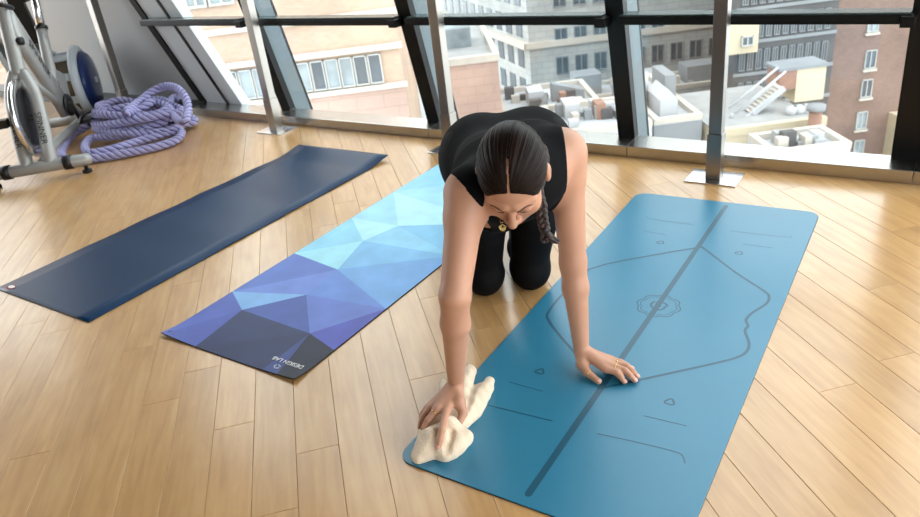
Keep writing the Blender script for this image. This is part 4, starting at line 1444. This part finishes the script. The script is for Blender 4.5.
def hand(W_, fingers, thumb, prev):
    """palm wedge plus five jointed fingers"""
    mcps = [at(*f[0]) for f in fingers]
    for i, mcp in enumerate(mcps):
        fb.cone(W_ + (mcp - W_) * .12, mcp, .0165, .0115, .010, flat=((0, 0, 1), 1.15))
    for i, f in enumerate(fingers):
        P = [at(*q) for q in f]
        r = [.0100, .0092, .0082, .0070] if i < 3 else [.0088, .0080, .0072, .0062]
        if len(P) == 3:
            P = [P[0], P[1], P[1] * .42 + P[2] * .58 + NP_(0, 0, .002), P[2]]
        for q in range(3):
            fb.cone(P[q], P[q + 1], r[q], r[q + 1], .0025 if q else .005)
    T = [at(*q) for q in thumb]
    fb.cone(W_ * .6 + T[0] * .4, T[0], .0165, .0155, .010)
    fb.cone(T[0], T[1], .0155, .0112, .008)
    fb.cone(T[1], T[2], .0112, .0082, .004)


fingL = [((606, 369, .034), (617, 372.5, .031), (624, 381.5, .0125)), ((611, 366, .036), (625, 370.5, .032), (634.5, 380.5, .0125)),
         ((613, 362.5, .034), (627, 366.5, .030), (637, 376.5, .0125)), ((610.5, 359, .030), (621, 362, .025), (631.5, 368.5, .0115))]
thumbL = ((582, 364, .034), (588, 373, .022), (598.5, 381.5, .0130))
fingR = [((446, 412, .076), (442, 430, .070), (438.5, 447, .038)), ((438, 408.5, .080), (428.5, 420, .062), (422, 433, .034)),
         ((432, 407.5, .072), (424, 416, .054), (420, 427, .032)), ((428, 408, .062), (423, 413, .046), (421, 421, .030))]
thumbR = ((459, 402, .080), (463, 413, .064), (459, 424, .050))
hand(WL, fingL, thumbL, EL)
hand(WR, fingR, thumbR, ER)
V_, Q_ = fb.surface(2)
print('body', len(V_), len(Q_))


def head_snap(x, z, up=0.0):
    """point on the face along the nose direction"""
    y = .135
    while y > 0:
        q = H(x, y, z)
        i = np.round((q - fb.lo) / fb.h).astype(int)
        if fb.d[i[0], i[1], i[2]] < 0:
            break
        y -= .001
    return H(x, y + up, z)


woman = empty('person', (KL + KR) / 2 * NP_(1, 1, 0))
tag(woman, 'woman in black sleeveless top kneeling to wipe the mat, dark braid', 'person')
body = link('body', quad_mesh(V_, Q_), M['skin'], woman)
body['label'] = 'bare arms, hands and downturned face'

# clothes
ft = Field((-1.50, 1.12, .0), (-.58, 2.20, .80), 0.0035)
torso(ft, .006)
X_, Y_, Z_ = ft.grid()


def half(f, X_, Y_, Z_, P0, n, k=0.0):
    n = n / np.linalg.norm(n)
    f.d = np.maximum(f.d, ((X_ - P0[0]) * n[0] + (Y_ - P0[1]) * n[1] + (Z_ - P0[2]) * n[2]).astype(np.float32))


toC = NP_(.513, -.858, 0)


def armhole(f, S_, P0, n, r=.16):
    """take away the cloth beyond a plane, only round the shoulder"""
    n = n / np.linalg.norm(n)
    pl = (X_ - P0[0]) * n[0] + (Y_ - P0[1]) * n[1] + (Z_ - P0[2]) * n[2]
    sp = r - np.sqrt((X_ - S_[0]) ** 2 + (Y_ - S_[1]) ** 2 + (Z_ - S_[2]) ** 2)
    f.d = np.maximum(f.d, np.minimum(pl, sp).astype(np.float32))


armhole(ft, SL + EU * .05, atdepth(562, 160, 1.82), RC[0] - RC[1] * .05, .24)
armhole(ft, SR - RC[0] * .03 + RC[1] * .05, atdepth(470, 197, 1.66), -RC[0] * .77 + RC[1] * .63, .135)
# ft.cone(NEK + toC * .03 + [0, 0, .03], H(0, -.01, -.03), .050, .060, .006, 'carve')
half(ft, X_, Y_, Z_, PEL + NP_(-.02, .04, 0), back_ * 1.0 + NP_(0, 0, -.5))
Vt, Qt = ft.surface(2)
link('tank_top', quad_mesh(Vt, Qt), M['black_knit'], woman)['label'] = 'black ribbed sleeveless top'
fl = Field((-1.50, 1.60, .0), (-.90, 2.32, .68), 0.0035)
legs(fl, .004)
fl.cone(HL, HR, .112, .112, .05)
for s_ in (-1, 1):
    fl.ell(PEL + LH * s_ * .075 + back_ * .05 + [0, 0, .01], (.1145,) * 3, None, .05)
    fl.cone(PEL + LH * s_ * .075 + back_ * .03, PEL * .6 + WST * .4 + LH * s_ * .06, .112, .100, .05)
X_, Y_, Z_ = fl.grid()
half(fl, X_, Y_, Z_, (AL + AR) / 2 - back_ * .03, back_)
Vl, Ql = fl.surface(2)
link('leggings', quad_mesh(Vl, Ql), M['black_legging'], woman)['label'] = 'plain black leggings'

# hair drawn back from a centre parting into one braid
fh = Field(HC - .20, HC + .20, 0.0022)
fh.ell(H(0, -.013, .029), (.0775, .0965, .0885), HAX, .01)
fh.ell(H(0, -.062, -.035), (.056, .050, .058), HAX, .03)
fh.ell(H(.028, -.088, -.055), (.026, .024, .026), HAX, .02)
fh.ell(H(0, .118, -.014), (.080, .081, .102), HAX, .008, 'carve')
for s_ in (-1, 1):
    fh.ell(H(s_ * .088, .020, -.050), (.034, .036, .050), HAX, .006, 'carve')
par = [H(.0, -.013 + .0935 * math.cos(a_), .029 + .0855 * math.sin(a_)) for a_ in np.radians(np.linspace(25, 78, 14))]
for a_, b_ in zip(par[:-1], par[1:]):
    fh.cone(a_, b_, .0032, .0026, .0012, 'carve')
Vh, Qh = fh.surface(1)
TIE = H(.022, -.105, -.055)
axt = H(0, .06, .05) - TIE; axt /= np.linalg.norm(axt)
x1 = np.cross(axt, lf); x1 /= np.linalg.norm(x1); x2 = np.cross(axt, x1)
rel = Vh - TIE
az = np.arctan2(rel @ x2, rel @ x1)
# strands waver and are lifted slightly
Nrm = Vh - HC; Nrm /= np.linalg.norm(Nrm, axis=1)[:, None]
Vh = Vh + Nrm * (0.0007 * np.sin(az * 70 + 3 * np.sin(az * 17)) + 0.0004 * np.sin(az * 151))[:, None]
me = quad_mesh(Vh, Qh)
at_ = me.attributes.new('strand', 'FLOAT_VECTOR', 'POINT')
sv = np.stack([np.cos(az) * 40, np.sin(az) * 40, np.linalg.norm(rel, axis=1) * 6], 1).astype(np.float32)
if len(me.vertices) == len(sv):
    at_.data.foreach_set('vector', sv.ravel())


def hair_mat():
    mt, nt, bs = new_mat('dark_brown_hair')
    N, L = nt.nodes, nt.links
    a = N.new('ShaderNodeAttribute'); a.attribute_name = 'strand'
    nz = N.new('ShaderNodeTexNoise'); nz.inputs['Scale'].default_value = 1.3; nz.inputs['Detail'].default_value = 6
    L.new(a.outputs['Vector'], nz.inputs['Vector'])
    rpn = N.new('ShaderNodeValToRGB')
    e = rpn.color_ramp.elements
    e[0].position, e[0].color = 0.32, srgb(12, 7, 5)
    e[1].position, e[1].color = 0.72, srgb(38, 23, 16)
    L.new(nz.outputs['Fac'], rpn.inputs['Fac']); L.new(rpn.outputs[0], bs.inputs['Base Color'])
    b = N.new('ShaderNodeBump'); b.inputs['Strength'].default_value = 0.5; b.inputs['Distance'].default_value = 0.003
    L.new(nz.outputs['Fac'], b.inputs['Height']); L.new(b.outputs[0], bs.inputs['Normal'])
    bs.inputs['Roughness'].default_value = 0.40
    bs.inputs['Specular IOR Level'].default_value = 0.12
    return mt


M['hair'] = hair_mat()
M['braid'] = mat('dark_brown_braid', srgb(46, 30, 24), 0.42, var=0.35, scale=60, bump=0.5, bscale=200)
hair = link('hair', me, M['hair'], woman)
hair['label'] = 'dark brown hair parted in the middle'
br = smooth_path([H(.030, -.092, -.060), H(.062, -.080, -.072), atdepth(537.5, 190, 1.665), atdepth(541, 205, 1.655), atdepth(542.5, 219, 1.65), atdepth(545, 230, 1.645)], 12)
br = np.array(br); nB = len(br)
tB = np.gradient(br, axis=0); tB /= np.linalg.norm(tB, axis=1)[:, None]
bu = np.cross(tB, RC[2]); bu /= np.linalg.norm(bu, axis=1)[:, None]; bw = np.cross(tB, bu)
for k in range(3):
    th = np.linspace(0, 2 * math.pi * 3.6, nB) + 2 * math.pi * k / 3
    tap = np.linspace(1.05, .8, nB)
    P_ = br + bu * (np.sin(th) * .0085 * tap)[:, None] + bw * (np.sin(2 * th) * .0045 * tap)[:, None]
    MB().tube(P_, [.0078 * t_ for t_ in tap], 10).build('braid_strand', M['braid'], hair)
MB().tube([br[-1] - tB[-1] * .004, br[-1] + tB[-1] * .006], .0105, 12).build('hair_tie', M['black_plastic'], hair)
random.seed(3)
for k in range(14):
    e_ = atdepth(549 + random.uniform(-7, 11), 241 + random.uniform(-2, 3), 1.64 + random.uniform(-.01, .01))
    mid = br[-1] * .45 + e_ * .55 + NP_(random.uniform(-.006, .006), random.uniform(-.006, .006), -.004)
    MB().tube(smooth_path([br[-1], mid, e_], 5), [.0050] * 4 + [.0046] * 4 + [.0035, .0025, .0012], 6).build('hair_tuft', M['braid'], hair)

for s_ in (-1, 1):
    P_ = [head_snap(s_ * x_, z_, .0006) for x_, z_ in ((.014, .014), (.024, .018), (.036, .018), (.047, .012))]
    MB().tube(smooth_path(P_, 4), [.0020] * 4 + [.0024] * 5 + [.0020, .0016, .0012, .0008], 8).build('eyebrow', M['brow'], woman)
    P_ = [head_snap(s_ * x_, z_, .0008) for x_, z_ in ((.018, -.012), (.026, -.0155), (.036, -.0150), (.045, -.010))]
    MB().tube(smooth_path(P_, 4), .0014, 6).build('eyelashes', M['brow'], woman)
for dz_, w_ in ((-.0575, .020), (-.067, .017)):
    P_ = [head_snap(x_ * w_, dz_ + (.002 if abs(x_) < .5 else 0), .0) for x_ in (-1, -.5, 0, .5, 1)]
    MB().tube(smooth_path(P_, 4), [.001] + [.003] * 15 + [.001], 8).build('lip', M['lip'], woman)

# gold pendant on a fine chain, rings
pc = atdepth(502.5, 227.5, 1.68)
neckL, neckR = NEK + LS * .055 + [0, 0, .01], NEK - LS * .055 + [0, 0, .01]
MB().tube(smooth_path([neckL, NEK * .45 + pc * .55 + LS * .03, pc + [0, 0, .012], NEK * .45 + pc * .55 - LS * .03, neckR], 6), .0009, 5).build('necklace_chain', M['gold'], woman)
pn = -RC[2]
px_, py_ = RC[0], -RC[1]
pend = MB().prism([pc + px_ * .009 + py_ * .003, pc + py_ * .008, pc - px_ * .009 + py_ * .003, pc - px_ * .006 - py_ * .006, pc + px_ * .001 - py_ * .009, pc + px_ * .007 - py_ * .005], pn * .002).build('pendant', M['gold'], woman)
MB().prism([pc + px_ * .004 + pn * .0021, pc + py_ * .005 + pn * .0021, pc - px_ * .004 + pn * .0021], pn * .0006).build('pendant_stone', M['black_plastic'], pend)


def fring(a_, b_, f_, r_, w_=.0022):
    a_, b_ = np.array(a_), np.array(b_)
    c_ = a_ + (b_ - a_) * f_; d_ = (b_ - a_) / np.linalg.norm(b_ - a_)
    u_ = np.cross(d_, [0, 0, 1.0]); u_ /= np.linalg.norm(u_); w2_ = np.cross(d_, u_)
    P_ = [c_ + r_ * (u_ * math.cos(q) + w2_ * math.sin(q)) for q in np.linspace(0, 2 * math.pi, 21)[:-1]]
    MB().tube(P_, w_ * .5, 6, closed=True).build('ring', M['gold'], woman)


fring(at(*thumbL[1]), at(*thumbL[2]), .15, .0116)
fring(at(*fingL[2][0]), at(*fingL[2][1]), .30, .0105)
fring(at(*fingL[1][0]), at(*fingL[1][1]), .34, .0108)
fring(at(*fingR[1][0]), at(*fingR[1][1]), .35, .0106)
for f_, r_ in ((fingL[0], .0055), (fingL[1], .0058), (fingL[2], .0055), (fingL[3], .0048), (thumbL, .0065), (fingR[0], .0055)):
    tp, pv_ = at(*f_[-1]), at(*f_[-2])
    d_ = (tp - pv_) / np.linalg.norm(tp - pv_)
    sd = np.cross(d_, [0, 0, 1.0]); sd /= np.linalg.norm(sd); nn = np.cross(sd, d_)
    MB().ellipsoid(tp + nn * .0058 + d_ * .0005, (r_ * 1.25, r_, .0016), [d_, sd, nn], 12, 8).build('nail', M['nail'], woman)
